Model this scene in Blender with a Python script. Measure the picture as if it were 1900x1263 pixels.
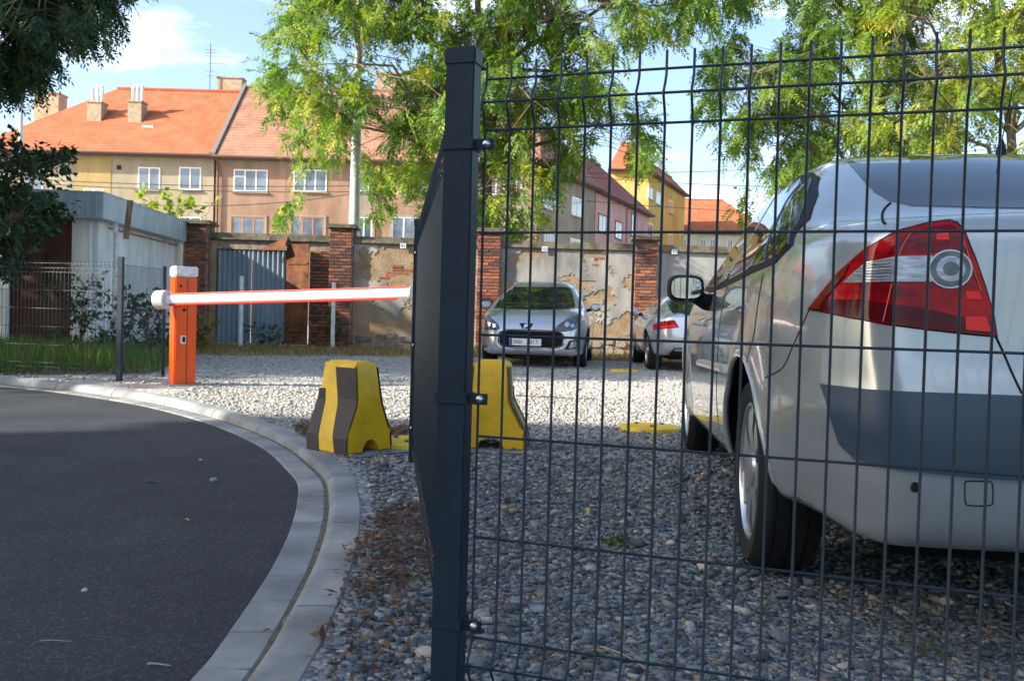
import bpy, bmesh, math, random
import numpy as np
from mathutils import Vector, Matrix
from mathutils.bvhtree import BVHTree
random.seed(7); RNG = np.random.default_rng(7)
S = bpy.context.scene
COL = S.collection
for o in list(bpy.data.objects): bpy.data.objects.remove(o)

# ------------------------------------------------------------------ camera
F_PX, PITCH, ROLL, CAM_H = 1682.0, 0.0244, 0.0280, 0.80
UPV = Vector((0, math.sin(PITCH), math.cos(PITCH)))
FWD = Vector((0, math.cos(PITCH), -math.sin(PITCH)))
CR = math.cos(ROLL) * Vector((1, 0, 0)) + math.sin(ROLL) * UPV
CU = -math.sin(ROLL) * Vector((1, 0, 0)) + math.cos(ROLL) * UPV
CAM = Vector((0, 0, CAM_H))
cd = bpy.data.cameras.new('camera'); cam = bpy.data.objects.new('camera', cd); COL.objects.link(cam)
cam.matrix_world = Matrix(((CR.x, CU.x, -FWD.x, CAM.x), (CR.y, CU.y, -FWD.y, CAM.y), (CR.z, CU.z, -FWD.z, CAM.z), (0, 0, 0, 1)))
cd.sensor_fit = 'HORIZONTAL'; cd.sensor_width = 23.5; cd.lens = F_PX / 1900 * 23.5
cd.clip_start = 0.05; cd.clip_end = 3000
cd.dof.use_dof = True; cd.dof.focus_distance = 2.3; cd.dof.aperture_fstop = 8.0
S.camera = cam

# ------------------------------------------------------------------ sky, sun, exposure
SUN_DIR = Vector((0.85, 0.31, -0.49)).normalized()          # the way the light travels
W = bpy.data.worlds.new('World'); S.world = W; W.use_nodes = True
wn, wl = W.node_tree.nodes, W.node_tree.links
wn.clear()
wo = wn.new('ShaderNodeOutputWorld'); wb = wn.new('ShaderNodeBackground'); sk = wn.new('ShaderNodeTexSky')
sk.sky_type = 'NISHITA'; sk.sun_disc = False
sk.sun_elevation = math.asin(-SUN_DIR.z); sk.sun_rotation = math.atan2(-SUN_DIR.x, -SUN_DIR.y)
sk.air_density = 1.0; sk.dust_density = 2.2; sk.ozone_density = 1.5
tc = wn.new('ShaderNodeTexCoord'); sp = wn.new('ShaderNodeSeparateXYZ'); wl.new(tc.outputs['Generated'], sp.inputs[0])
def wmath(op, a, b):
    m = wn.new('ShaderNodeMath'); m.operation = op
    for i, v in enumerate((a, b)):
        if hasattr(v, 'is_linked'): wl.new(v, m.inputs[i])
        else: m.inputs[i].default_value = v
    return m.outputs[0]
den = wmath('ADD', wmath('MAXIMUM', sp.outputs['Z'], 0.0), 0.13)
cmb = wn.new('ShaderNodeCombineXYZ')
wl.new(wmath('DIVIDE', sp.outputs['X'], den), cmb.inputs[0]); wl.new(wmath('DIVIDE', sp.outputs['Y'], den), cmb.inputs[1])
cmp_ = wn.new('ShaderNodeMapping'); cmp_.inputs['Scale'].default_value = (0.55, 1.0, 1.0); cmp_.inputs['Rotation'].default_value = (0, 0, 0.5)
cmp_.inputs['Location'].default_value = (10.1, 7.7, 0.0)
wl.new(cmb.outputs[0], cmp_.inputs[0])
nz = wn.new('ShaderNodeTexNoise'); nz.inputs['Scale'].default_value = 0.85; nz.inputs['Detail'].default_value = 9; nz.inputs['Roughness'].default_value = 0.62
nz.inputs['Distortion'].default_value = 0.35
wl.new(cmp_.outputs[0], nz.inputs['Vector'])
rp = wn.new('ShaderNodeValToRGB'); rp.color_ramp.elements[0].position = 0.53; rp.color_ramp.elements[1].position = 0.84
wl.new(nz.outputs['Fac'], rp.inputs[0])
mx = wn.new('ShaderNodeMix'); mx.data_type = 'RGBA'
wl.new(rp.outputs['Color'], mx.inputs[0]); wl.new(sk.outputs[0], mx.inputs[6]); mx.inputs[7].default_value = (11.5, 11.8, 12.2, 1)
wl.new(mx.outputs[2], wb.inputs[0]); wb.inputs[1].default_value = 0.14
wl.new(wb.outputs[0], wo.inputs[0])
sd = bpy.data.lights.new('sun', 'SUN'); sun = bpy.data.objects.new('sun', sd); COL.objects.link(sun)
sd.energy = 5.0; sd.angle = math.radians(0.53); sd.color = (1.0, 0.93, 0.80)
sun.rotation_euler = SUN_DIR.to_track_quat('-Z', 'Y').to_euler(); sun.location = (-20, -8, 14)
vs = S.view_settings; vs.view_transform = 'Standard'; vs.look = 'None'; vs.exposure = 1.4; vs.gamma = 1.0; vs.use_curve_mapping = False
S.render.engine = 'CYCLES'
S.cycles.max_bounces = 8; S.cycles.transparent_max_bounces = 12

# ------------------------------------------------------------------ pixel helpers (photo pixels, 1900 x 1263)
def ray(px, py):
    a = float(px - 950) / F_PX; b = float(631.5 - py) / F_PX
    return (FWD + a * CR + b * CU)
def ground(px, py, z=0.0):
    d = ray(px, py); t = (z - CAM_H) / d.z
    return CAM + d * t
def depth(px, py, y):
    d = ray(px, py); return CAM + d * float(y / d.y)
def plane_hit(px, py, p, n):
    d = ray(px, py); return CAM + d * ((p - CAM).dot(n) / d.dot(n))

# ------------------------------------------------------------------ mesh helpers
def new_mesh(name, verts, faces, smooth=False):
    m = bpy.data.meshes.new(name)
    m.from_pydata([tuple(v) for v in verts], [], [tuple(f) for f in faces]); m.update()
    if smooth: m.polygons.foreach_set('use_smooth', [True] * len(m.polygons))
    return m
def np_mesh(name, V, Fc, smooth=False, colors=None):
    """V (n,3), Fc (m,k) arrays -> mesh, fast"""
    m = bpy.data.meshes.new(name); k = Fc.shape[1]
    m.vertices.add(len(V)); m.vertices.foreach_set('co', np.asarray(V, np.float32).ravel())
    m.loops.add(Fc.size); m.loops.foreach_set('vertex_index', np.asarray(Fc, np.int32).ravel())
    m.polygons.add(len(Fc)); m.polygons.foreach_set('loop_start', np.arange(0, Fc.size, k, dtype=np.int32))
    if smooth: m.polygons.foreach_set('use_smooth', np.ones(len(Fc), bool))
    m.update(calc_edges=True); m.validate()
    if colors is not None:
        at = m.color_attributes.new('Col', 'FLOAT_COLOR', 'POINT')
        c = np.ones((len(V), 4), np.float32); c[:, :3] = colors; at.data.foreach_set('color', c.ravel())
    return m
def link(name, mesh, mat=None, parent=None, loc=None, rot=None):
    o = bpy.data.objects.new(name, mesh); COL.objects.link(o)
    if mesh is not None and mat is not None and len(mesh.materials) == 0: mesh.materials.append(mat)
    if parent is not None: o.parent = parent
    if loc is not None: o.location = loc
    if rot is not None: o.rotation_euler = rot
    return o
def thing(name, label, cat, loc=(0, 0, 0), rotz=0.0, group=None):
    o = bpy.data.objects.new(name, None); COL.objects.link(o); o.empty_display_size = 0.2
    o.location = loc; o.rotation_euler = (0, 0, rotz); o['label'] = label; o['category'] = cat
    if group: o['group'] = group
    return o
def tag(o, label, cat, group=None):
    o['label'] = label; o['category'] = cat
    if group: o['group'] = group
    return o
def kind(o, k): o['kind'] = k; return o
class MB:
    """collects shapes into one mesh"""
    def __init__(s): s.v = []; s.f = []
    def add(s, vs, fs):
        n = len(s.v); s.v += [Vector(v) for v in vs]; s.f += [tuple(i + n for i in f) for f in fs]; return s
    def box(s, a, b, M=None):
        (x0, y0, z0), (x1, y1, z1) = a, b
        vs = [Vector(p) for p in ((x0,y0,z0),(x1,y0,z0),(x1,y1,z0),(x0,y1,z0),(x0,y0,z1),(x1,y0,z1),(x1,y1,z1),(x0,y1,z1))]
        if M is not None: vs = [M @ v for v in vs]
        return s.add(vs, [(0,3,2,1),(4,5,6,7),(0,1,5,4),(1,2,6,5),(2,3,7,6),(3,0,4,7)])
    def cbox(s, c, d, M=None):
        return s.box([c[i] - d[i] / 2 for i in range(3)], [c[i] + d[i] / 2 for i in range(3)], M)
    def tube(s, pts, r, n=8, cap=True, r2=None):
        pts = [Vector(p) for p in pts]; rr = r if hasattr(r, '__len__') else [r + ((r2 if r2 is not None else r) - r) * i / max(1, len(pts) - 1) for i in range(len(pts))]
        vs = []; ref = None
        for i, p in enumerate(pts):
            t = (pts[min(i + 1, len(pts) - 1)] - pts[max(i - 1, 0)]).normalized()
            if ref is None:
                ref = t.orthogonal().normalized()
            u = (ref - t * ref.dot(t)).normalized(); ref = u; w = t.cross(u)
            vs += [p + rr[i] * (math.cos(2 * math.pi * k / n) * u + math.sin(2 * math.pi * k / n) * w) for k in range(n)]
        fs = [(i * n + k, i * n + (k + 1) % n, (i + 1) * n + (k + 1) % n, (i + 1) * n + k) for i in range(len(pts) - 1) for k in range(n)]
        if cap: fs += [tuple(reversed(range(n))), tuple((len(pts) - 1) * n + k for k in range(n))]
        return s.add(vs, fs)
    def lathe(s, prof, n=24, M=None):
        """prof: (r, z) pairs about local z"""
        vs = [Vector((r * math.cos(2 * math.pi * k / n), r * math.sin(2 * math.pi * k / n), z)) for r, z in prof for k in range(n)]
        if M is not None: vs = [M @ v for v in vs]
        fs = [(i * n + k, i * n + (k + 1) % n, (i + 1) * n + (k + 1) % n, (i + 1) * n + k) for i in range(len(prof) - 1) for k in range(n)]
        fs += [tuple(reversed(range(n))), tuple((len(prof) - 1) * n + k for k in range(n))]
        return s.add(vs, fs)
    def prism(s, poly, z0, z1, M=None):
        n = len(poly)
        vs = [Vector((p[0], p[1], z0)) for p in poly] + [Vector((p[0], p[1], z1)) for p in poly]
        if M is not None: vs = [M @ v for v in vs]
        return s.add(vs, [tuple(reversed(range(n))), tuple(range(n, 2 * n))] + [(i, (i + 1) % n, (i + 1) % n + n, i + n) for i in range(n)])
    def quad(s, *p): return s.add(p, [tuple(range(len(p)))])
    def mesh(s, name, smooth=False, bevel=0.0, seg=2):
        m = new_mesh(name, s.v, s.f, False)
        bm = bmesh.new(); bm.from_mesh(m)
        bmesh.ops.recalc_face_normals(bm, faces=bm.faces)
        if bevel > 0:
            bmesh.ops.bevel(bm, geom=[e for e in bm.edges if len(e.link_faces) == 2 and e.calc_face_angle(0) > 0.5], offset=bevel, segments=seg, affect='EDGES', clamp_overlap=True)
        if smooth:
            for f in bm.faces: f.smooth = True
            for e in bm.edges:
                if len(e.link_faces) == 2 and e.calc_face_angle(0) > 0.7: e.smooth = False
        bm.to_mesh(m); bm.free(); return m
    def build(s, name, mat, parent=None, smooth=False, bevel=0.0, loc=None, rot=None, seg=2):
        return link(name, s.mesh(name, smooth, bevel, seg), mat, parent, loc, rot)
def rotm(axis, ang): return Matrix.Rotation(ang, 4, axis)
def tr(x, y, z): return Matrix.Translation((x, y, z))
def copy_tree(o, parent=None):
    c = o.copy(); COL.objects.link(c); c.parent = parent
    for ch in list(o.children): copy_tree(ch, c)
    return c
def catmull(P, n):
    P = [Vector(p) for p in P]; out = []
    for i in range(len(P) - 1):
        a, b, c, d = P[max(i - 1, 0)], P[i], P[i + 1], P[min(i + 2, len(P) - 1)]
        for k in range(n):
            t = k / n
            out.append(0.5 * (2 * b + (c - a) * t + (2 * a - 5 * b + 4 * c - d) * t * t + (3 * b - a - 3 * c + d) * t ** 3))
    return out + [P[-1]]

# ------------------------------------------------------------------ materials
def mat(name, col, rough=0.6, metal=0.0, noise=0.0, scale=8.0, bump=0.0, bscale=40.0, spec=0.5, coat=0.0, coat_r=0.05, col2=None, trans=0.0, ior=1.45, detail=6, sub=0.0, bdist=0.01, lo=0.35, hi=0.65, attr=None, stretch=None, dark=None):
    m = bpy.data.materials.new(name); m.use_nodes = True; nt = m.node_tree; N, L = nt.nodes, nt.links
    b = N['Principled BSDF']
    b.inputs['Base Color'].default_value = (*col, 1); b.inputs['Roughness'].default_value = rough; b.inputs['Metallic'].default_value = metal
    b.inputs['Specular IOR Level'].default_value = spec; b.inputs['Coat Weight'].default_value = coat; b.inputs['Coat Roughness'].default_value = coat_r
    b.inputs['Transmission Weight'].default_value = trans; b.inputs['IOR'].default_value = ior
    t = N.new('ShaderNodeTexCoord'); vec = t.outputs['Object']
    if stretch:
        mp = N.new('ShaderNodeMapping'); mp.inputs['Scale'].default_value = stretch; L.new(vec, mp.inputs[0]); vec = mp.outputs[0]
    src = None
    if attr:
        a = N.new('ShaderNodeAttribute'); a.attribute_name = attr; src = a.outputs['Color']
    if noise > 0 or col2 is not None:
        nn = N.new('ShaderNodeTexNoise'); nn.inputs['Scale'].default_value = scale; nn.inputs['Detail'].default_value = detail; nn.inputs['Roughness'].default_value = 0.6
        L.new(vec, nn.inputs['Vector'])
        r = N.new('ShaderNodeValToRGB'); r.color_ramp.elements[0].position = lo; r.color_ramp.elements[1].position = hi
        c2 = col2 if col2 is not None else tuple(min(1, c * (1 + noise)) for c in col)
        c1 = col if col2 is not None else tuple(c * (1 - noise) for c in col)
        r.color_ramp.elements[0].color = (*c1, 1); r.color_ramp.elements[1].color = (*c2, 1)
        L.new(nn.outputs['Fac'], r.inputs[0])
        if src is not None:
            x = N.new('ShaderNodeMix'); x.data_type = 'RGBA'; x.blend_type = 'MULTIPLY'; x.inputs[0].default_value = 1
            L.new(src, x.inputs[6]); L.new(r.outputs[0], x.inputs[7]); src = x.outputs[2]
        else: src = r.outputs[0]
    if src is not None: L.new(src, b.inputs['Base Color'])
    if bump > 0:
        bn = N.new('ShaderNodeTexNoise'); bn.inputs['Scale'].default_value = bscale; bn.inputs['Detail'].default_value = 8
        L.new(vec, bn.inputs['Vector'])
        bp = N.new('ShaderNodeBump'); bp.inputs['Strength'].default_value = bump; bp.inputs['Distance'].default_value = bdist
        L.new(bn.outputs['Fac'], bp.inputs['Height']); L.new(bp.outputs[0], b.inputs['Normal'])
    return m
# ================================================================== GROUND, ROAD, KERB
M = {}
def gravel_mat(name, far=False):
    m = bpy.data.materials.new(name); m.use_nodes = True; N, L = m.node_tree.nodes, m.node_tree.links
    b = N['Principled BSDF']; b.inputs['Roughness'].default_value = 0.9; b.inputs['Specular IOR Level'].default_value = 0.25
    t = N.new('ShaderNodeTexCoord')
    v = N.new('ShaderNodeTexVoronoi'); v.inputs['Scale'].default_value = 55; L.new(t.outputs['Object'], v.inputs['Vector'])
    v2 = N.new('ShaderNodeTexVoronoi'); v2.inputs['Scale'].default_value = 21; L.new(t.outputs['Object'], v2.inputs['Vector'])
    r = N.new('ShaderNodeValToRGB'); e = r.color_ramp.elements
    e[0].position = 0; e[0].color = (0.095, 0.115, 0.14, 1); e[1].position = 1; e[1].color = (0.42, 0.40, 0.36, 1)
    for p, c in ((0.3, (0.15, 0.175, 0.20, 1)), (0.55, (0.21, 0.235, 0.255, 1)), (0.72, (0.30, 0.25, 0.20, 1)), (0.86, (0.29, 0.31, 0.33, 1))):
        q = e.new(p); q.color = c
    sp = N.new('ShaderNodeSeparateColor'); L.new(v.outputs['Color'], sp.inputs[0]); L.new(sp.outputs[0], r.inputs[0])
    n = N.new('ShaderNodeTexNoise'); n.inputs['Scale'].default_value = 0.7; n.inputs['Detail'].default_value = 7; L.new(t.outputs['Object'], n.inputs['Vector'])
    r2 = N.new('ShaderNodeValToRGB'); r2.color_ramp.elements[0].position = 0.5; r2.color_ramp.elements[1].position = 0.72
    L.new(n.outputs['Fac'], r2.inputs[0])
    x = N.new('ShaderNodeMix'); x.data_type = 'RGBA'; L.new(r2.outputs[0], x.inputs[0]); L.new(r.outputs[0], x.inputs[6])
    dr = N.new('ShaderNodeMix'); dr.data_type = 'RGBA'; dr.inputs[0].default_value = 0.6; L.new(r.outputs[0], dr.inputs[6]); dr.inputs[7].default_value = (0.25, 0.205, 0.155, 1)
    L.new(dr.outputs[2], x.inputs[7])
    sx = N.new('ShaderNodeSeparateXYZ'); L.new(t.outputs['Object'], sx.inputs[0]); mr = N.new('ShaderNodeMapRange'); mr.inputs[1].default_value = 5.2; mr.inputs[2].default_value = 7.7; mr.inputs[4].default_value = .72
    L.new(sx.outputs['Y'], mr.inputs[0]); ds = N.new('ShaderNodeMix'); ds.data_type = 'RGBA'; L.new(mr.outputs[0], ds.inputs[0]); L.new(x.outputs[2], ds.inputs[6]); ds.inputs[7].default_value = (.50, .465, .41, 1)  # far gravel blends to dusty pale, sunlit strip's brightness put into the tone
    L.new(ds.outputs[2], b.inputs['Base Color'])
    ad = N.new('ShaderNodeMath'); ad.operation = 'MULTIPLY_ADD'; ad.inputs[1].default_value = 2.0; L.new(v2.outputs['Distance'], ad.inputs[0]); L.new(v.outputs['Distance'], ad.inputs[2])
    bp = N.new('ShaderNodeBump'); bp.inputs['Strength'].default_value = 0.9; bp.inputs['Distance'].default_value = 0.015; bp.invert = True
    L.new(ad.outputs[0], bp.inputs['Height']); L.new(bp.outputs[0], b.inputs['Normal'])
    return m
M['gravel'] = gravel_mat('gravel')
M['soil'] = mat('dry_soil', (0.15, 0.105, 0.065), 0.95, col2=(0.30, 0.235, 0.16), scale=2.2, bump=0.8, bscale=30, bdist=0.03, spec=0.1)
M['concrete'] = mat('concrete', (0.205, 0.215, 0.22), 0.85, noise=0.28, scale=2.6, bump=0.35, bscale=120, bdist=0.003, spec=0.25)
M['concrete2'] = mat('concrete_warm', (0.235, 0.238, 0.225), 0.85, noise=0.3, scale=3.1, bump=0.35, bscale=110, bdist=0.003, spec=0.25)
M['sand'] = mat('joint_sand', (0.13, 0.118, 0.098), 0.95, noise=0.35, scale=25, bump=0.8, bscale=160, bdist=0.006, spec=0.1)
def asphalt_mat():
    m = bpy.data.materials.new('asphalt'); m.use_nodes = True; N, L = m.node_tree.nodes, m.node_tree.links
    b = N['Principled BSDF']; b.inputs['Roughness'].default_value = 0.78; b.inputs['Specular IOR Level'].default_value = 0.35
    t = N.new('ShaderNodeTexCoord')
    v = N.new('ShaderNodeTexVoronoi'); v.inputs['Scale'].default_value = 150; L.new(t.outputs['Object'], v.inputs['Vector'])
    sp = N.new('ShaderNodeSeparateColor'); L.new(v.outputs['Color'], sp.inputs[0])
    r = N.new('ShaderNodeValToRGB'); e = r.color_ramp.elements
    e[0].color = (0.014, 0.017, 0.022, 1); e[1].color = (0.062, 0.066, 0.072, 1); e[1].position = 1.0
    q = e.new(0.8); q.color = (0.025, 0.029, 0.036, 1)
    L.new(sp.outputs[0], r.inputs[0])
    n = N.new('ShaderNodeTexNoise'); n.inputs['Scale'].default_value = 1.1; n.inputs['Detail'].default_value = 8; n.inputs['Roughness'].default_value = 0.7; L.new(t.outputs['Object'], n.inputs['Vector'])
    r2 = N.new('ShaderNodeValToRGB'); r2.color_ramp.elements[0].position = 0.35; r2.color_ramp.elements[1].position = 0.75
    r2.color_ramp.elements[0].color = (0.75, 0.75, 0.75, 1); r2.color_ramp.elements[1].color = (1.75, 1.7, 1.6, 1)
    L.new(n.outputs['Fac'], r2.inputs[0])
    x = N.new('ShaderNodeMix'); x.data_type = 'RGBA'; x.blend_type = 'MULTIPLY'; x.inputs[0].default_value = 1
    L.new(r.outputs[0], x.inputs[6]); L.new(r2.outputs[0], x.inputs[7]); L.new(x.outputs[2], b.inputs['Base Color'])
    n2 = N.new('ShaderNodeTexNoise'); n2.inputs['Scale'].default_value = 190; n2.inputs['Detail'].default_value = 4; L.new(t.outputs['Object'], n2.inputs['Vector'])
    bp = N.new('ShaderNodeBump'); bp.inputs['Strength'].default_value = 0.8; bp.inputs['Distance'].default_value = 0.006
    L.new(n2.outputs['Fac'], bp.inputs['Height']); L.new(bp.outputs[0], b.inputs['Normal'])
    return m
M['asphalt'] = asphalt_mat()

KB = [(-.60,-8),(-.59,-3),(-.58,0),(-.58,1.94),(-.59,2.31),(-.63,2.85),(-.67,3.2),(-.72,3.55),(-.80,3.98),(-.92,4.49),(-1.10,4.95),(-1.30,5.41),(-1.56,5.9),(-1.94,6.5),(-2.42,7.14),(-3.1,7.9),(-3.8,8.5),(-4.6,9.06),(-5.6,9.55),(-7,9.95),(-10,10.5),(-22,12.2)]
kc = catmull([(x, y, 0) for x, y in KB], 24)
kl = [0.0]
for a, b in zip(kc[:-1], kc[1:]): kl.append(kl[-1] + (b - a).length)
def kpos(s, off):
    """point on the joint line at arc length s, moved off metres toward the lot"""
    s = min(max(s, 0.001), kl[-1] - 0.001)
    i = next(j for j in range(len(kl)) if kl[j + 1] >= s); t = (s - kl[i]) / (kl[i + 1] - kl[i])
    p = kc[i].lerp(kc[i + 1], t); d = (kc[i + 1] - kc[i]).normalized(); n = Vector((d.y, -d.x, 0))
    return p + n * off
def s_near(y): return min(range(len(kc)), key=lambda i: abs(kc[i].y - y)) and kl[min(range(len(kc)), key=lambda i: abs(kc[i].y - y))]
ROAD_Z = -0.045
# lot: one sheet right of and behind the kerb, reaching the horizon
edge = [kpos(s, 0.10) for s in np.linspace(0, kl[-1], 140)]
lot = [(p.x, p.y, 0) for p in edge] + [(-60, 16, 0), (-900, 30, 0), (-900, 1800, 0), (900, 1800, 0), (900, -200, 0), (edge[0].x, -200, 0)]
bm = bmesh.new(); vs_ = [bm.verts.new(v) for v in lot]; f = bm.faces.new(vs_); bmesh.ops.triangulate(bm, faces=[f]); bmesh.ops.recalc_face_normals(bm, faces=bm.faces)
me = bpy.data.meshes.new('ground'); bm.to_mesh(me); bm.free()
if me.polygons[0].normal.z < 0: me.flip_normals()
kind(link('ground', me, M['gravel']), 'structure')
kind(MB().quad((-300, -200, ROAD_Z), (0.0, -200, ROAD_Z), (0.0, 14, ROAD_Z), (-300, 60, ROAD_Z)).build('road', M['asphalt']), 'structure')
# gutter: a bed with single pavers; kerb: single stones
def rise(y): return 0.004 + 0.03 * min(1, max(0, (y - 5.2) / 2.5))
bed = MB(); n = 400; ss = np.linspace(0.2, kl[-1] - 0.2, n)
for a, b in zip(ss[:-1], ss[1:]):
    bed.quad(kpos(a, -0.11) + Vector((0, 0, ROAD_Z + 0.003)), kpos(a, 0.06) + Vector((0, 0, ROAD_Z + 0.012)), kpos(b, 0.06) + Vector((0, 0, ROAD_Z + 0.012)), kpos(b, -0.11) + Vector((0, 0, ROAD_Z + 0.003)))
gutter = kind(bed.build('gutter', M['sand']), 'structure')
s = s_near(-1.0); rnd = random.Random(3)
while s < kl[-1] - 0.5:
    ln = 0.255 if kpos(s, 0).y < 10.3 else 0.6
    a, b = s + 0.0045, s + ln - 0.0045; m_ = MB(); k = 3
    dz = rnd.uniform(-0.0015, 0.0015)
    for i in range(k):
        u, w = a + (b - a) * i / k, a + (b - a) * (i + 1) / k
        P = [kpos(u, -0.125), kpos(u, -0.006), kpos(w, -0.006), kpos(w, -0.125)]
        lo, hi = [p + Vector((0, 0, ROAD_Z - 0.03)) for p in P], [p + Vector((0, 0, ROAD_Z + 0.010 + dz)) for p in P]
        fs = [(4, 5, 6, 7), (0, 4, 7, 3), (1, 2, 6, 5)] + ([(0, 1, 5, 4)] if i == 0 else []) + ([(3, 7, 6, 2)] if i == k - 1 else [])
        m_.add(lo + hi, fs)
    msh = m_.mesh('paver'); bm = bmesh.new(); bm.from_mesh(msh); bmesh.ops.remove_doubles(bm, verts=bm.verts, dist=1e-5)
    bmesh.ops.bevel(bm, geom=[e for e in bm.edges if len(e.link_faces) == 2 and e.calc_face_angle(0) > 0.6], offset=0.004, segments=1, affect='EDGES'); bm.to_mesh(msh); bm.free()
    link('paver', msh, M['concrete2'] if rnd.random() < 0.6 else M['concrete'], gutter); s += ln
kerb = kind(thing('kerb', '', ''), 'structure')
del kerb['label'], kerb['category']
s = s_near(-1.5)
while s < kl[-1] - 1.2:
    a, b = s + 0.005, s + 1.0 - 0.005; k = 8; m_ = MB()
    rows = []
    for i in range(k + 1):
        u = a + (b - a) * i / k; y = kpos(u, 0).y; h = rise(y); ch = 0.010 + 0.03 * min(1, max(0, (y - 5.2) / 2.5))
        prof = [(0.012, ROAD_Z - 0.05), (0.012, ROAD_Z + 0.012), (0.018, h - 0.012 - ch * 0.5), (0.030 + ch * 0.35, h - ch * 0.18), (0.040 + ch * 0.7, h), (0.138, h), (0.144, h - 0.006), (0.144, ROAD_Z - 0.05)]
        rows.append([kpos(u, o_) + Vector((0, 0, z)) for o_, z in prof])
    np_ = len(rows[0]); vs_ = [v for r in rows for v in r]
    fs = [(i * np_ + j, i * np_ + j + 1, (i + 1) * np_ + j + 1, (i + 1) * np_ + j) for i in range(k) for j in range(np_ - 1)]
    fs += [tuple(range(np_)), tuple(reversed(range(k * np_, (k + 1) * np_)))]
    m_.add(vs_, fs); m_.build('kerb_stone', M['concrete'] if rnd.random() < 0.6 else M['concrete2'], kerb, smooth=True); s += 1.0
# concrete threshold strip under the blocks and the soil beds
thr = MB(); q = [ground(640, 838), ground(765, 826), ground(990, 835), ground(990, 843), ground(765, 838), ground(660, 850)]
thr.add([p + Vector((0, 0, 0.006)) for p in q], [tuple(range(6))])
kind(thr.build('threshold', M['concrete']), 'structure')
def sheet(name, pts, z, m):
    mb = MB(); mb.add([(x, y, z) for x, y in pts], [tuple(range(len(pts)))]); o = mb.build(name, m)
    if o.data.polygons[0].normal.z < 0: o.data.flip_normals()
    return kind(o, 'structure')
sheet('wall_bed', [(-7.5, 15.5), (-5.0, 15.9), (-3, 17.2), (-1, 17.9), (2, 18.2), (8, 18.6), (20, 19), (20, 22), (-9, 22)], 0.004, M['soil'])
fb = [kpos(s, 0.22) for s in np.linspace(s_near(9.75), kl[-1] - 0.6, 20)]
sheet('planting_bed', [(p.x, p.y) for p in fb] + [(-24, 30), (-7.0, 21), (-5.4, 15.5), (-4.4, 11)], 0.008, M['soil'])

# ------------------------------------------------------------------ loose stones: too many to count
ICO_V = []; ph = (1 + 5 ** .5) / 2
for a, b in ((1, ph), (-1, ph), (1, -ph), (-1, -ph)): ICO_V += [(a, b, 0), (0, a, b), (b, 0, a)]
ICO_V = np.array(ICO_V, float); ICO_V /= np.linalg.norm(ICO_V[0])
_bm = bmesh.new(); _r = bmesh.ops.convex_hull(_bm, input=[_bm.verts.new(v) for v in ICO_V]); _bm.verts.index_update()
ICO_F = np.array([[v.index for v in f.verts] for f in _bm.faces]); _bm.free()
STONE_C = np.array([(0.115,0.145,0.175),(0.15,0.185,0.215),(0.085,0.105,0.13),(0.20,0.23,0.255),(0.25,0.28,0.29),(0.12,0.15,0.16),(0.36,0.37,0.36),(0.33,0.255,0.19),(0.24,0.16,0.115),(0.40,0.34,0.27),(0.17,0.20,0.19),(0.10,0.12,0.15)])
STONE_W = np.array([.19,.18,.14,.14,.09,.08,.035,.028,.022,.014,.05,.045]); STONE_W /= STONE_W.sum()
CUB_V = np.array([(x, y, z) for x in (-.8, .8) for y in (-.8, .8) for z in (-.8, .8)]); CUB_F = np.array([(0,1,3,2),(4,6,7,5),(0,4,5,1),(2,3,7,6),(0,2,6,4),(1,5,7,3)])
def off_kerb(x, y):
    """distance (m) to the lot side of the joint line"""
    P = np.array([(p.x, p.y) for p in kc[::3]]); d = P[None] - np.stack([x, y], 1)[:, None]
    i = np.argmin((d ** 2).sum(2), 1); T = np.roll(P, -1, 0) - P; T[-1] = T[-2]; T /= np.linalg.norm(T, axis=1)[:, None]
    dd = np.stack([x, y], 1) - P[i]; return dd[:, 0] * T[i, 1] - dd[:, 1] * T[i, 0]
def stones(n, xr, yr, size, sd, rs):
    g = np.random.default_rng(rs); x = g.uniform(*xr, n); y = g.uniform(*yr, n)
    k = (off_kerb(x, y) > 0.19) & (np.abs(x) < 0.62 * y + 0.7); x, y = x[k], y[k]; n = len(x)
    s_ = np.clip(size * np.exp(g.normal(0, sd, n)), 0.0028, 0.024)
    V = CUB_V[None] + g.uniform(-.42, .42, (n, 8, 3))
    V = V * (s_[:, None] * np.stack([g.uniform(.85, 1.5, n), g.uniform(.6, 1.0, n), g.uniform(.35, .65, n)], 1))[:, None, :]
    a = g.uniform(0, 6.283, n); tl = g.normal(0, .45, n)
    c, s = np.cos(tl), np.sin(tl); Y = V[..., 1] * c[:, None] - V[..., 2] * s[:, None]; Z = V[..., 1] * s[:, None] + V[..., 2] * c[:, None]
    c, s = np.cos(a), np.sin(a); X2 = V[..., 0] * c[:, None] - Y * s[:, None]; Y2 = V[..., 0] * s[:, None] + Y * c[:, None]
    Z = Z + (s_ * g.uniform(0.05, 0.5, n))[:, None]
    V = np.stack([X2 + x[:, None], Y2 + y[:, None], Z], 2)
    Fc = (CUB_F[None] + 8 * np.arange(n)[:, None, None]).reshape(-1, 4)
    c = STONE_C[g.choice(len(STONE_C), n, p=STONE_W)] * np.array([1.07, 1.02, .93]) * g.uniform(.8, 1.5, (n, 1))
    dz_ = np.clip((y - 5.2) / 2.5, 0, 1)[:, None] * .75; c = c * (1 - dz_) + dz_ * np.array([.56, .525, .47]) * g.uniform(.6, 1.2, (n, 1))   # dusty, driven-over part of the yard, its sunlit brightness also put into the colour
    return V.reshape(-1, 3), Fc, np.repeat(c, 8, 0)
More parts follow.
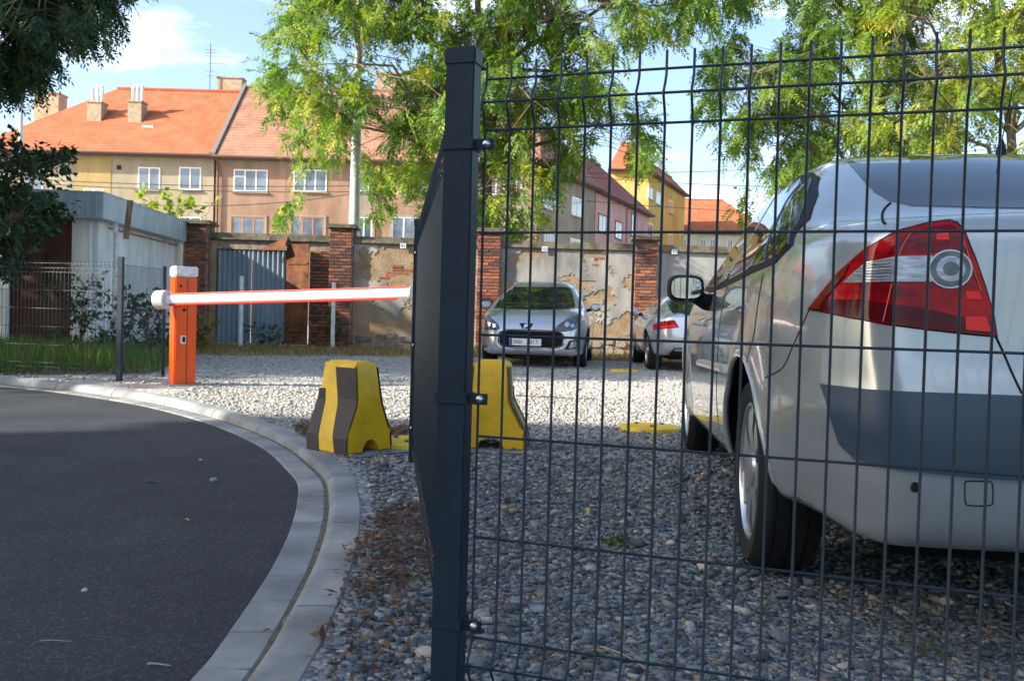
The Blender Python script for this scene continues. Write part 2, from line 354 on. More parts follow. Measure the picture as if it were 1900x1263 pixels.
parts = [stones(56000, (-.7, 3.0), (0.9, 4.4), 0.0052, .45, 1), stones(2200, (-.7, 3.0), (0.9, 5), 0.012, .3, 5), stones(44000, (-3.2, 5.2), (4.4, 9.5), 0.0082, .35, 2), stones(14000, (-6, 8), (9.5, 17.5), 0.011, .3, 3)]
off = 0; VV, FF, CC = [], [], []
for v, fc, c in parts: VV.append(v); FF.append(fc + off); CC.append(c); off += len(v)
M['stone'] = mat('loose_stone', (0.75, 0.75, 0.75), 0.85, attr='Col', noise=0.3, scale=60, spec=0.3)
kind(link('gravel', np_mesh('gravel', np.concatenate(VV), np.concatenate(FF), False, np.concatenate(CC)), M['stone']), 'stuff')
# ================================================================== WELDED WIRE FENCE IN FRONT
M['anth'] = mat('anthracite_coating', (0.013, 0.025, 0.038), 0.45, noise=0.12, scale=20, spec=0.35, bump=0.03, bscale=300, bdist=0.001)
M['steel'] = mat('stainless_bolt', (0.55, 0.56, 0.57), 0.28, 1.0, noise=0.1, scale=60)
BX, BY, ZT, TH = -0.063, 1.7807, CAM_H + 0.4651, -0.3247
LV = [0.0, -0.05, -0.0991, -0.2991, -0.4991, -0.6991, -0.8991, -1.0991, -1.148, -1.195]
def bar_mesh(r=0.0026, bulge=0.024):
    p = [(0, 0.032), (0, -0.012), (-bulge * .45, -0.030), (-bulge, -0.046), (-bulge, -0.056), (-bulge * .45, -0.074), (0, -0.092), (0, -1.106), (-bulge * .45, -1.124), (-bulge, -1.142), (-bulge, -1.153), (-bulge * .45, -1.17), (0, -1.188), (0, -1.205)]
    return MB().tube([(0, y, z) for y, z in p], r, 7).mesh('vertical_wire', smooth=True)
def wire_mesh(length, r=0.0026):
    return MB().tube([(-0.004, 0, 0), (length * .5, 0, 0), (length + 0.004, 0, 0)], r, 7).mesh('horizontal_wire', smooth=True)
BAR = bar_mesh()
def fence_panel(label, loc, ang, nb, group=None, wy=.0048):
    """local x along the panel, local -y is the side the folds bulge to"""
    t = thing('wire_fence', label, 'fence', loc, ang, group)
    for i in range(nb): link('vertical_wire', BAR, M['anth'], t, (i * 0.05, 0, 0))
    wm = wire_mesh((nb - 1) * 0.05)
    for k, z in enumerate(LV): link('horizontal_wire', wm, M['anth'], t, (0, (wy if k not in (1, 8) else wy - 0.024), z))
    return t
def fence_post(label, x, y, ang, top=1.322, clamps=True, side=1, group=None):
    t = thing('fence_post', label, 'fence post', (x, y, 0), ang, group)
    MB().box((-0.03, -0.02, -0.02), (0.03, 0.02, top - 0.006)).build('shaft', M['anth'], t, bevel=0.0025)
    MB().box((-0.0325, -0.0225, top - 0.030), (0.0325, 0.0225, top + 0.004)).build('cap', M['anth'], t, bevel=0.003)
    if clamps:
        for z in (ZT - 0.128, ZT - 0.625, ZT - 1.073):
            c = MB().box((-0.0335, -0.0235, z - 0.011), (0.0335, 0.0235, z + 0.011)).build('clamp', M['anth'], t, bevel=0.0015)
            s_ = side
            MB().box((min(s_ * .0335, s_ * .072), -0.0235 + 0.012, z - 0.011), (max(s_ * .0335, s_ * .072), -0.0235 + 0.0165, z + 0.011)).build('lug', M['anth'], c, bevel=0.001)
            MB().lathe([(0.0001, 0.007), (0.004, 0.0062), (0.0072, 0.004), (0.0088, 0.0)], 16, tr(s_ * 0.056, -0.0115, z) @ rotm('X', math.pi / 2)).build('bolt', M['steel'], c, smooth=True)
    return t
e1 = Vector((math.cos(TH), math.sin(TH), 0)); e2 = Vector((-e1.y, e1.x, 0))
pc = Vector((BX, BY, 0)) - e1 * 0.051 + e2 * 0.004
fence_panel('dark anthracite welded wire fence panel right of the tall square post', (BX, BY, ZT), TH, 51)
fence_post('dark square steel corner post with silver bolts joining two wire panels', pc.x, pc.y, TH)
ep = Vector((BX, BY, 0)) + e1 * (50 * .05 + 0.051)
fence_post('square steel post at the outer end of the fence behind the silver sedan', ep.x, ep.y, TH, clamps=False)
# second panel, going away from the corner post to the drive entrance
p2 = depth(770, 640, 4.95); p2.z = 0
d2 = (p2 - pc); d2.z = 0; L2 = d2.length; d2.normalize(); A2 = math.atan2(d2.y, d2.x)
st = pc + d2 * 0.055; nb2 = int((L2 - 0.11) / 0.05) + 1
fence_panel('dark anthracite wire fence panel running from the corner post toward the barrier arm', (st.x, st.y, ZT), A2, nb2, wy=-.0048)
fence_post('slim dark post ending the side fence panel at the drive entrance', p2.x, p2.y, A2 + math.pi, top=1.32, side=1)
# ================================================================== BOUNDARY WALL
M['brick'] = [mat('brick_%s' % n, c, 0.9, noise=0.3, scale=14, bump=0.5, bscale=60, bdist=.006, spec=.15) for n, c in (('red', (0.25, 0.090, 0.052)), ('dull', (0.19, 0.085, 0.058)), ('orange', (0.30, 0.13, 0.072)), ('dark', (0.10, 0.055, 0.045)))]
M['mortar'] = mat('mortar', (0.25, 0.20, 0.155), 0.95, noise=0.35, scale=9, bump=.7, bscale=50, bdist=.01, spec=.1)
M['ochre'] = mat('ochre_base_coat', (0.24, 0.165, 0.095), 0.95, col2=(0.33, 0.255, 0.17), scale=3.0, bump=.8, bscale=22, bdist=.02, spec=.1)
M['plaster'] = mat('old_plaster', (0.17, 0.165, 0.155), 0.93, col2=(0.38, 0.36, 0.325), scale=1.6, bump=.35, bscale=30, bdist=.01, spec=.12, stretch=(1, 1, .45), detail=10)
M['plaster_grey'] = mat('grey_render', (0.24, 0.235, 0.225), 0.93, col2=(0.36, 0.35, 0.335), scale=2.2, bump=.25, bscale=30, bdist=.008, spec=.12, stretch=(1.2, 1, .25), detail=10)
M['coping'] = mat('mossy_coping', (0.085, 0.075, 0.05), 0.95, col2=(0.20, 0.175, 0.13), scale=5, bump=.7, bscale=30, bdist=.02, spec=.1)
M['rubble'] = [mat('rubble_%d' % i, c, .95, noise=.3, scale=7, bump=.6, bscale=25, bdist=.02, spec=.1) for i, c in enumerate(((.20, .175, .145), (.155, .135, .115), (.26, .225, .18)))]
M['rust'] = mat('rusty_sheet', (0.075, 0.030, 0.018), .85, col2=(.19, .075, .035), scale=3.2, bump=.25, bscale=60, bdist=.004, spec=.2)
M['corr'] = mat('blue_grey_sheet', (0.16, 0.21, 0.25), .5, .15, col2=(.24, .29, .33), scale=2.0, spec=.4, stretch=(1, 1, .3))
WY, WZ = 21.0, 2.42
def wx(px, y=WY): return depth(px, 600, y).x
PIL = [365, 632, 905, 1195]; PX = [wx(p) for p in PIL]
wall = thing('boundary_wall', 'old boundary wall with peeling plaster and mossy coping behind the parked cars', 'wall', (0, WY, 0))
rw_ = random.Random(11)
segs = [(PX[0], PX[1], 'gate'), (PX[1], PX[2], 'old'), (PX[2], PX[3], 'old'), (PX[3], PX[3] + 9.0, 'grey'), (PX[3] + 9.0, PX[3] + 22.0, 'grey')]
def peel(x0, x1, z0, z1, seed, thr, step=.035, fn=None):
    """plaster skin with real ragged holes, 14 mm proud of the base coat"""
    from mathutils import noise as mn
    nx, nz = int((x1 - x0) / step), int((z1 - z0) / step); vs, fs = [], []
    for j in range(nz + 1):
        for i in range(nx + 1):
            x, z = x0 + (x1 - x0) * i / nx, z0 + (z1 - z0) * j / nz
            jx, jz = (rw_.uniform(-.3, .3) * step if 0 < i < nx else 0), (rw_.uniform(-.3, .3) * step if 0 < j < nz else 0)
            vs.append((x + jx, -.014 + mn.noise((x * 2, z * 2, seed)) * .006, z + jz))
    W_ = nx + 1; keep = set()
    for j in range(nz):
        for i in range(nx):
            x, z = x0 + (x1 - x0) * (i + .5) / nx, z0 + (z1 - z0) * (j + .5) / nz
            v = mn.fractal((x * .95, z * 1.25, seed), .8, 2.0, 6)
            t = thr(x, z)
            if v > t: keep.add((i, j))
    for (i, j) in keep:
        a = j * W_ + i; fs.append((a, a + 1, a + W_ + 1, a + W_))
    n = len(vs); vs += [(x, 0.004, z) for x, y, z in vs]
    for (i, j) in keep:
        a = j * W_ + i
        for nb, e in (((i - 1, j), (a, a + W_)), ((i + 1, j), (a + W_ + 1, a + 1)), ((i, j - 1), (a + 1, a)), ((i, j + 1), (a + W_, a + W_ + 1))):
            if nb not in keep: fs.append((e[0], e[1], e[1] + n, e[0] + n))
    return MB().add(vs, fs)
BRK = [MB().box((0, 0, 0), (.245, .10, .063)).mesh('brick', bevel=.006, seg=1), MB().box((0, 0, 0), (.118, .10, .063)).mesh('brick', bevel=.006, seg=1)]
BRKM = {}
def brick(parent, x, y, z, half, rz=0, wt=(5, 3, 2, 1)):
    mi = rw_.choices((0, 1, 2, 3), wt)[0]; key = (half, mi)
    if key not in BRKM:
        me = BRK[half].copy(); me.materials.append(M['brick'][mi]); BRKM[key] = me
    o = link('brick', BRKM[key], None, parent, (x, y + rw_.uniform(-.006, .008), z), (rw_.uniform(-.02, .02), 0, rz + rw_.uniform(-.012, .012))); return o
for k, (a, b, kd) in enumerate(segs):
    x0, x1 = a + .26, b - .26
    if kd == 'gate': continue
    base = MB().box((x0 - .05, 0, -.02), (x1 + .05, .32, WZ)).build('wall_core', M['ochre'] if kd == 'old' else M['plaster_grey'], wall)
    cp = MB().box((x0 - .02, -.07, WZ), (x1 + .02, .40, WZ + .17)).build('coping', M['coping'], wall, bevel=.02)
    if kd == 'old':
        th = (lambda x, z: (-.10 if z > 1.9 else (.12 if z > .45 else .9)) + .12 * math.sin(x * 1.9 + k)) if k == 1 else (lambda x, z: (-.25 if z > 1.7 else (.02 if z > .5 else .75)) + .1 * math.sin(x * 1.3))
        peel(x0, x1, .42, WZ - .002, 3.1 + k * 7, th).build('plaster', M['plaster'], wall)
        # rubble plinth: single stones
        x = x0 + .05
        while x < x1 - .3:
            z = 0.0; w = rw_.uniform(.24, .5)
            for r_ in range(2):
                h = rw_.uniform(.15, .24); g = MB(); n = 9
                pts = [((w / 2 - .012) * math.copysign(abs(math.cos(t)) ** .6, math.cos(t)) * rw_.uniform(.85, 1.02), (h / 2 - .008) * math.copysign(abs(math.sin(t)) ** .6, math.sin(t)) * rw_.uniform(.85, 1.02)) for t in [6.2832 * i / n for i in range(n)]]
                d = rw_.uniform(.03, .055)
                g.add([(p[0], 0, p[1]) for p in pts] + [(p[0] * .86, -d, p[1] * .84) for p in pts], [tuple(range(n, 2 * n))] + [(i, (i + 1) % n, (i + 1) % n + n, i + n) for i in range(n)])
                g.build('stone', rw_.choice(M['rubble']), wall, loc=(x + w / 2 + rw_.uniform(-.03, .03), .004, z + h / 2)); z += h
            x += w
# bare brickwork where the skin has fallen
def brick_patch(pcx, pcy, nw, nh, seed):
    r_ = random.Random(seed); c = depth(pcx, pcy, WY)
    for j in range(nh):
        w = nw - abs(j - nh // 2) * r_.choice((0, 1)); off = (.13 if j % 2 else 0) - w * .13
        for i in range(max(1, w)): brick(wall, c.x + off + i * .26, -.012, c.z + (j - nh / 2) * .077, 0, 0, (2, 5, 1, 3))
brick_patch(738, 500, 2, 3, 1); brick_patch(714, 512, 1, 2, 2); brick_patch(1092, 488, 1, 4, 3)
# the bay with the old sheet-metal gate
gx0, gx1 = wx(400), wx(527); gz = 2.22
MB().box((PX[0] + .2, .0, -.02), (gx0 - .02, .32, WZ)).build('gate_jamb', M['ochre'], wall)
MB().box((PX[0] + .2, -.05, WZ), (PX[1] - .2, .38, WZ + .17)).build('coping', M['coping'], wall, bevel=.02)
MB().box((gx0 - .02, 0.02, gz), (PX[1] - .2, .30, WZ)).build('lintel', M['mortar'], wall)
MB().box((wx(572), 0.02, -.02), (PX[1] - .2, .30, gz)).build('wall_core', M['mortar'], wall)
for j in range(29):
    x = wx(574) + (.06 if j % 2 else 0); k = 0
    while x < PX[1] - .30:
        half = 1 if (k == 0 and j % 2) else 0
        if x + (.118 if half else .245) < PX[1] - .22: brick(wall, x, -.045, .02 + j * .0765, half, 0, (2, 5, 1, 3))
        x += .131 if half else .258; k += 1
gate = thing('sheet_gate', 'blue-grey corrugated metal gate set in the old boundary wall', 'gate', (0, WY, 0))
def corrugated(x0, x1, z0, z1, pitch, amp, y=0.0):
    n = int((x1 - x0) / pitch * 6); vs = []
    for i in range(n + 1):
        x = x0 + (x1 - x0) * i / n; t = (i % 6) / 6; yy = y - amp * max(-.5, min(.5, math.sin(6.2832 * t) * .8))
        vs += [(x, yy, z0), (x, yy, z1)]
    fs = [(2 * i, 2 * i + 2, 2 * i + 3, 2 * i + 1) for i in range(n)]
    m = len(vs); vs += [(x, y_ + .004, z) for x, y_, z in vs]; fs += [(2 * i + m, 2 * i + 1 + m, 2 * i + 3 + m, 2 * i + 2 + m) for i in range(n)]
    return MB().add(vs, fs)
nleaf = 2; w_ = (gx1 - gx0) / nleaf
for i in range(nleaf): corrugated(gx0 + i * w_ + .01, gx0 + (i + 1) * w_ - .01, .05, gz - .02, .115, .045, .06).build('sheet', M['corr'], gate)
MB().box((gx0 - .03, .08, gz - .05), (gx1 + .02, .14, gz + .0)).box((gx0 - .03, .08, .06), (gx0 + .03, .14, gz - .051)).box((gx1 - .03, .08, .06), (gx1 + .03, .14, gz - .051)).build('frame', M['rust'], gate)
rd = thing('rusty_door', 'rust-brown sheet metal door standing open beside the corrugated gate', 'door', (wx(530), WY - .02, 0), -.42)
MB().box((0, -.01, .06), (.62, .012, 2.36)).build('sheet', M['rust'], rd)
MB().box((.03, -.03, .35), (.60, -.01, .40)).box((.03, -.03, 1.9), (.60, -.01, 1.95)).build('brace', M['rust'], rd)
fl = MB().add([(wx(482), -.12, gz - .02), (wx(528), -.22, gz + .0), (wx(532), -.05, WZ + .12), (wx(528), -.21, gz + .03), (wx(482), -.11, gz + .01)], [(0, 1, 2), (4, 2, 3), (0, 4, 3, 1)])
fo = fl.build('rust_flap', M['rust'], gate)
# brick pillars
for i, px in enumerate(PIL):
    nm = ['red brick pillar beside the white hut with a flat stone cap', 'dark weathered brick pillar between the corrugated gate and the peeling plaster', 'brick pillar behind the silver hatchback with a ragged top', 'crumbling brick pillar above the small silver coupe'][i]
    p = thing('brick_pillar', nm, 'pillar', (PX[i], WY, 0), 0)
    hw = .27; nc = 36 if i != 3 else 35
    MB().box((-hw + .012, -.14, -.02), (hw - .012, .40, nc * .0765)).build('mortar_core', M['mortar'], p)
    for j in range(nc):
        z = .005 + j * .0765; xs = [-hw, -hw + .258] if j % 2 == 0 else [-hw, -hw + .131, -hw + .389]
        hv = [0, 0] if j % 2 == 0 else [1, 0, 1]
        jit = rw_.uniform(-.012, .012) * (3 if (i == 3 and j > 30) else 1)
        wt = ((5, 3, 2, 1), (1, 4, 0, 6), (3, 4, 1, 2), (3, 4, 2, 2))[i] if j < 29 else (1, 3, 0, 4)
        for x, h_ in zip(xs, hv): brick(p, x + jit, -.165 + (rw_.uniform(-.03, .02) if i == 3 and j > 29 else 0), z, h_, 0, wt)
        for sx in (-1, 1):                                                     # returns
            o = brick(p, sx * (hw + .008) + (0 if sx < 0 else 0), -.06 if sx < 0 else .185, z, 0, math.pi / 2 * (1 if sx < 0 else -1)); o.location.x = sx * (hw - .035) + (.06 if sx < 0 else -.06)
    zt_ = nc * .0765
    MB().box((-.34, -.23, zt_), (.34, .47, zt_ + .05)).box((-.30, -.19, zt_ + .05), (.30, .43, zt_ + .10)).build('cap', M['coping'], p, bevel=.012)
# bay numbers on the coping
def text_mesh(txt, size, m, name, parent, M4, ext=.002):
    c = bpy.data.curves.new(name, 'FONT'); c.body = txt; c.size = size; c.align_x = 'CENTER'; c.align_y = 'CENTER'; c.extrude = ext
    o = bpy.data.objects.new(name, c); COL.objects.link(o); dg = bpy.context.evaluated_depsgraph_get()
    me = bpy.data.meshes.new_from_object(o.evaluated_get(dg)); bpy.data.objects.remove(o); bpy.data.curves.remove(c)
    me.transform(M4); me.materials.clear(); return link(name, me, m, parent)
M['signwhite'] = mat('sign_white', (.75, .76, .77), .45); M['signink'] = mat('sign_ink', (.03, .05, .10), .5)
for px, py, n, wh in ((748, 456, '01', 'above the peeling plaster nearest the corrugated gate'), (1011, 462, '02', 'above the silver hatchback'), (1252, 467, '03', 'above the grey rendered bay')):
    c = depth(px, py, WY - .08); s = thing('bay_number_plate', 'small white plate numbered %s on the coping %s' % (n, wh), 'sign', c)
    MB().box((-.065, 0, -.055), (.065, .015, .055)).build('plate', M['signwhite'], s, bevel=.003)
    text_mesh(n, .105, M['signink'], 'digits', s, tr(0, -.003, 0) @ rotm('X', math.pi / 2))
# two white pipes standing before the gate
M['whitepaint'] = mat('chalky_white_paint', (.62, .62, .60), .7, noise=.2, scale=14)
for px, py0, py1, y, lb in ((446, 512, 642, 19.6, 'slim white post standing in front of the corrugated gate'), (617, 524, 642, 20.1, 'slim white post standing before the dark brick pillar')):
    b = ground(px, 645); b = depth(px, 640, y); t_ = depth(px, py0, y)
    o = MB().tube([(0, 0, -.02), (0, 0, t_.z - .02), (0, 0, t_.z)], [.045, .042, .03], 10).build('white_post', M['whitepaint'], None, smooth=True, loc=(b.x, y, 0))
    tag(o, lb, 'post')
# ================================================================== CAR BODIES
def spline(xs, ys, smooth=0.0):
    """smooth table lookup, vectorised (monotone cubic)"""
    xs, ys = np.array(xs, float), np.array(ys, float); h = np.diff(xs); d = np.diff(ys) / h
    m = np.zeros_like(ys); m[1:-1] = np.where(d[:-1] * d[1:] > 0, 2 * d[:-1] * d[1:] / (d[:-1] + d[1:] + 1e-12), 0); m[0], m[-1] = d[0], d[-1]
    def f(x):
        x = np.clip(x, xs[0], xs[-1]); i = np.clip(np.searchsorted(xs, x) - 1, 0, len(h) - 1); t = (x - xs[i]) / h[i]
        return (2*t**3 - 3*t**2 + 1) * ys[i] + (t**3 - 2*t**2 + t) * h[i] * m[i] + (-2*t**3 + 3*t**2) * ys[i+1] + (t**3 - t**2) * h[i] * m[i+1]
    return f
def smax(a, b, k):
    h = np.maximum(k - np.abs(a - b), 0) / k
    return np.maximum(a, b) + h * h * k * 0.25
def poly_sdf(poly):
    P = np.array(poly, float); Q = np.roll(P, -1, 0); E = Q - P; EE = (E ** 2).sum(1)
    def f(y, z):
        sh = np.broadcast(y, z).shape; y, z = np.broadcast_to(y, sh).ravel(), np.broadcast_to(z, sh).ravel(); out = np.empty(y.size)
        for s in range(0, y.size, 20000):
            yy, zz = y[s:s+20000, None], z[s:s+20000, None]
            t = np.clip(((yy - P[:, 0]) * E[:, 0] + (zz - P[:, 1]) * E[:, 1]) / EE, 0, 1)
            d = np.sqrt(((yy - P[:, 0] - t * E[:, 0]) ** 2 + (zz - P[:, 1] - t * E[:, 1]) ** 2).min(1))
            c = ((P[:, 1] > zz) != (Q[:, 1] > zz)) & (yy < E[:, 0] * (zz - P[:, 1]) / np.where(E[:, 1] == 0, 1e-12, E[:, 1]) + P[:, 0])
            out[s:s+20000] = np.where(c.sum(1) % 2 == 1, -d, d)
        return out.reshape(sh)
    return f
def grid_lookup(f, y0, y1, z0, z1, h):
    ys, zs = np.arange(y0, y1 + h, h), np.arange(z0, z1 + h, h); T = f(ys[:, None], zs[None, :])
    def g(y, z):
        a = np.clip((y - ys[0]) / h, 0, len(ys) - 1.001); b = np.clip((z - zs[0]) / h, 0, len(zs) - 1.001)
        i, j = a.astype(int), b.astype(int); a, b = a - i, b - j
        return T[i, j] * (1-a) * (1-b) + T[i+1, j] * a * (1-b) + T[i, j+1] * (1-a) * b + T[i+1, j+1] * a * b
    return g
def surface_nets(F, lo, hi, h):
    ax = [np.arange(lo[i], hi[i] + h, h) for i in range(3)]
    G = F(ax[0][:, None, None], ax[1][None, :, None], ax[2][None, None, :])
    S_ = G < 0; n = np.array(G.shape)
    cnt = np.zeros(n - 1, np.int8); acc = np.zeros((*(n - 1), 3), np.float32)
    edges = []
    for a in range(3):
        sl0 = [slice(None)] * 3; sl1 = [slice(None)] * 3; sl0[a] = slice(0, -1); sl1[a] = slice(1, None)
        A, B = G[tuple(sl0)], G[tuple(sl1)]; idx = np.argwhere((A < 0) != (B < 0))
        va, vb = A[tuple(idx.T)], B[tuple(idx.T)]; t = va / (va - vb)
        p = np.stack([ax[i][idx[:, i]] for i in range(3)], 1); p[:, a] += t * h
        b, c = (a + 1) % 3, (a + 2) % 3; quad = []
        for db, dc in ((-1, -1), (0, -1), (0, 0), (-1, 0)):
            ci = idx.copy(); ci[:, b] += db; ci[:, c] += dc
            ok = ((ci >= 0) & (ci < n - 1)).all(1)
            np.add.at(cnt, tuple(ci[ok].T), 1); np.add.at(acc, tuple(ci[ok].T), p[ok]); quad.append((ci, ok))
        edges.append((va < 0, quad))
    cells = np.argwhere(cnt > 0); vid = -np.ones(n - 1, np.int64); vid[tuple(cells.T)] = np.arange(len(cells))
    V = acc[tuple(cells.T)] / cnt[tuple(cells.T)][:, None]
    Q = []
    for inside, quad in edges:
        ok = quad[0][1] & quad[1][1] & quad[2][1] & quad[3][1]
        q = np.stack([vid[tuple(ci[ok].T)] for ci, _ in quad], 1); fl = ~inside[ok]; q[fl] = q[fl][:, ::-1]; Q.append(q)
    return V.astype(float), np.concatenate(Q)
class Car:
    """F(x,y,z) < 0 inside; local x right, y forward (0 at the rear axle), z up"""
    def __init__(s, F, lo, hi, h, name, m, root, arches=None):
        s.F, s.root = F, root
        V, Q = surface_nets(F, lo, hi, h)
        for _ in range(3):
            g = s.grad(V); f = F(*V.T); V -= np.clip(f / np.maximum((g ** 2).sum(1), 0.05), -h * .5, h * .5)[:, None] * g
        s.V, s.Q = V, Q
        s.mesh = np_mesh(name, V, Q, True)
        nr = s.grad(V, 0.004); nr /= np.linalg.norm(nr, axis=1)[:, None] + 1e-9
        s.mesh.normals_split_custom_set_from_vertices(nr.tolist())
        s.body = link(name, s.mesh, m, root)
        if arches:                                           # black liners inside the wheel arches
            s.mesh.materials.append(M['under']); cc = V[Q].mean(1); mi = np.zeros(len(Q), np.int32)
            for wy, wz, wr in arches: mi[(np.hypot(cc[:, 1] - wy, cc[:, 2] - wz) < wr + .004) & (np.abs(nr[Q].mean(1)[:, 0]) < .6) & (np.abs(cc[:, 0]) > .5) | (np.abs(cc[:, 0]) < .6) & (np.hypot(cc[:, 1] - wy, cc[:, 2] - wz) < wr) & (cc[:, 2] < .75)] = 1
            s.mesh.polygons.foreach_set('material_index', mi)
        s.bvh = BVHTree.FromPolygons([Vector(v) for v in V], [tuple(int(i) for i in q) for q in Q])
        s.Mi = root.matrix_basis.inverted()
    def grad(s, V, e=0.003):
        x, y, z = V.T
        return np.stack([s.F(x + e, y, z) - s.F(x - e, y, z), s.F(x, y + e, z) - s.F(x, y - e, z), s.F(x, y, z + e) - s.F(x, y, z - e)], 1) / (2 * e)
    def cast_px(s, px, py):
        o = s.Mi @ CAM; d = (s.Mi.to_3x3() @ ray(px, py)).normalized()
        return s.bvh.ray_cast(o, d)[0]
    def cast(s, o, d): return s.bvh.ray_cast(Vector(o), Vector(d).normalized())[0]
    def to_iso(s, P, off):
        P = np.array(P, float)
        for _ in range(3):
            g = s.grad(P); f = s.F(*P.T) - off; P = P - np.clip(f / np.maximum((g ** 2).sum(1), .05), -.03, .03)[:, None] * g
        return P
    def curve_px(s, pts, off, n=6):
        return [Vector(p) for p in s.to_iso([s.cast_px(q.x, q.y) for q in catmull([(x, y, 0) for x, y in pts], n) if s.cast_px(q.x, q.y)], off)]
    def patch(s, name, poly, m, parent, proj='px', off=0.003, step=None, skirt=0.006, mirror=False, smooth_poly=0):
        """a shell on the body's surface inside the outline; proj 'px' | '-x' | '-y' | '+y' | '-z'"""
        if smooth_poly:
            c = catmull([(x, y, 0) for x, y in list(poly) + [poly[0]]], smooth_poly); poly = [(v.x, v.y) for v in c[:-1]]
        P = np.array(poly, float); per = np.roll(P, -1, 0) - P; ext = P.max(0) - P.min(0); step = step or max(ext) / 22
        bd = []
        for p, e in zip(P, per):
            k = max(1, int(math.ceil(np.linalg.norm(e) / step))); bd += [p + e * i / k for i in range(k)]
        bd = np.array(bd); gx, gy = np.meshgrid(np.arange(P[:, 0].min(), P[:, 0].max(), step), np.arange(P[:, 1].min(), P[:, 1].max(), step))
        gp = np.stack([gx.ravel(), gy.ravel()], 1); sd_ = poly_sdf(P)(gp[:, 0], gp[:, 1]); gp = gp[sd_ < -step * .5]
        pts = [Vector((float(a), float(b))) for a, b in np.concatenate([bd, gp])]; nb = len(bd)
        from mathutils.geometry import delaunay_2d_cdt
        vo, eo, fo, ov, oe, of = delaunay_2d_cdt(pts, [], [list(range(nb))], 1, 1e-9)
        X = []
        for v in vo:
            if proj == 'px': h = s.cast_px(v.x, v.y)
            elif proj == '-x': h = s.cast((-3, v.x, v.y), (1, 0, 0))
            elif proj == '+y': h = s.cast((v.x, -4, v.y), (0, 1, 0))
            elif proj == '-y': h = s.cast((v.x, 8, v.y), (0, -1, 0))
            else: h = s.cast((v.x, v.y, 4), (0, 0, -1))
            X.append(h)
        good = [i for i, x in enumerate(X) if x is not None]
        for i, x in enumerate(X):
            if x is None: j = min(good, key=lambda k: (vo[k] - vo[i]).length); X[i] = X[j]
        X = s.to_iso(X, off)
        nr = s.grad(X); nr /= np.linalg.norm(nr, axis=1)[:, None] + 1e-9
        V = list(X); fs = [tuple(f) for f in fo]; NR = list(nr)
        a, b, c = (X[i] for i in fs[len(fs) // 2][:3])
        if np.dot(np.cross(b - a, c - a), nr[fs[len(fs) // 2][0]]) < 0: fs = [f[::-1] for f in fs]
        ec = {}
        for f in fs:
            for i in range(len(f)): e = (f[i], f[(i + 1) % len(f)]); ec[tuple(sorted(e))] = None if tuple(sorted(e)) in ec else e
        mp = {}
        for e in ec.values():
            if e is None: continue
            for i in e:
                if i not in mp: mp[i] = len(V); V.append(X[i] - nr[i] * (skirt + off)); NR.append(nr[i])
            fs.append((e[1], e[0], mp[e[0]], mp[e[1]]))
        def mk(sx):
            vv = [(v[0] * sx, v[1], v[2]) for v in V]; ff = fs if sx > 0 else [f[::-1] for f in fs]
            me = new_mesh(name, vv, ff, True); me.normals_split_custom_set_from_vertices([(n[0] * sx, n[1], n[2]) for n in NR])
            return link(name, me, m, parent)
        o = mk(1)
        if mirror: return o, mk(-1)
        return o
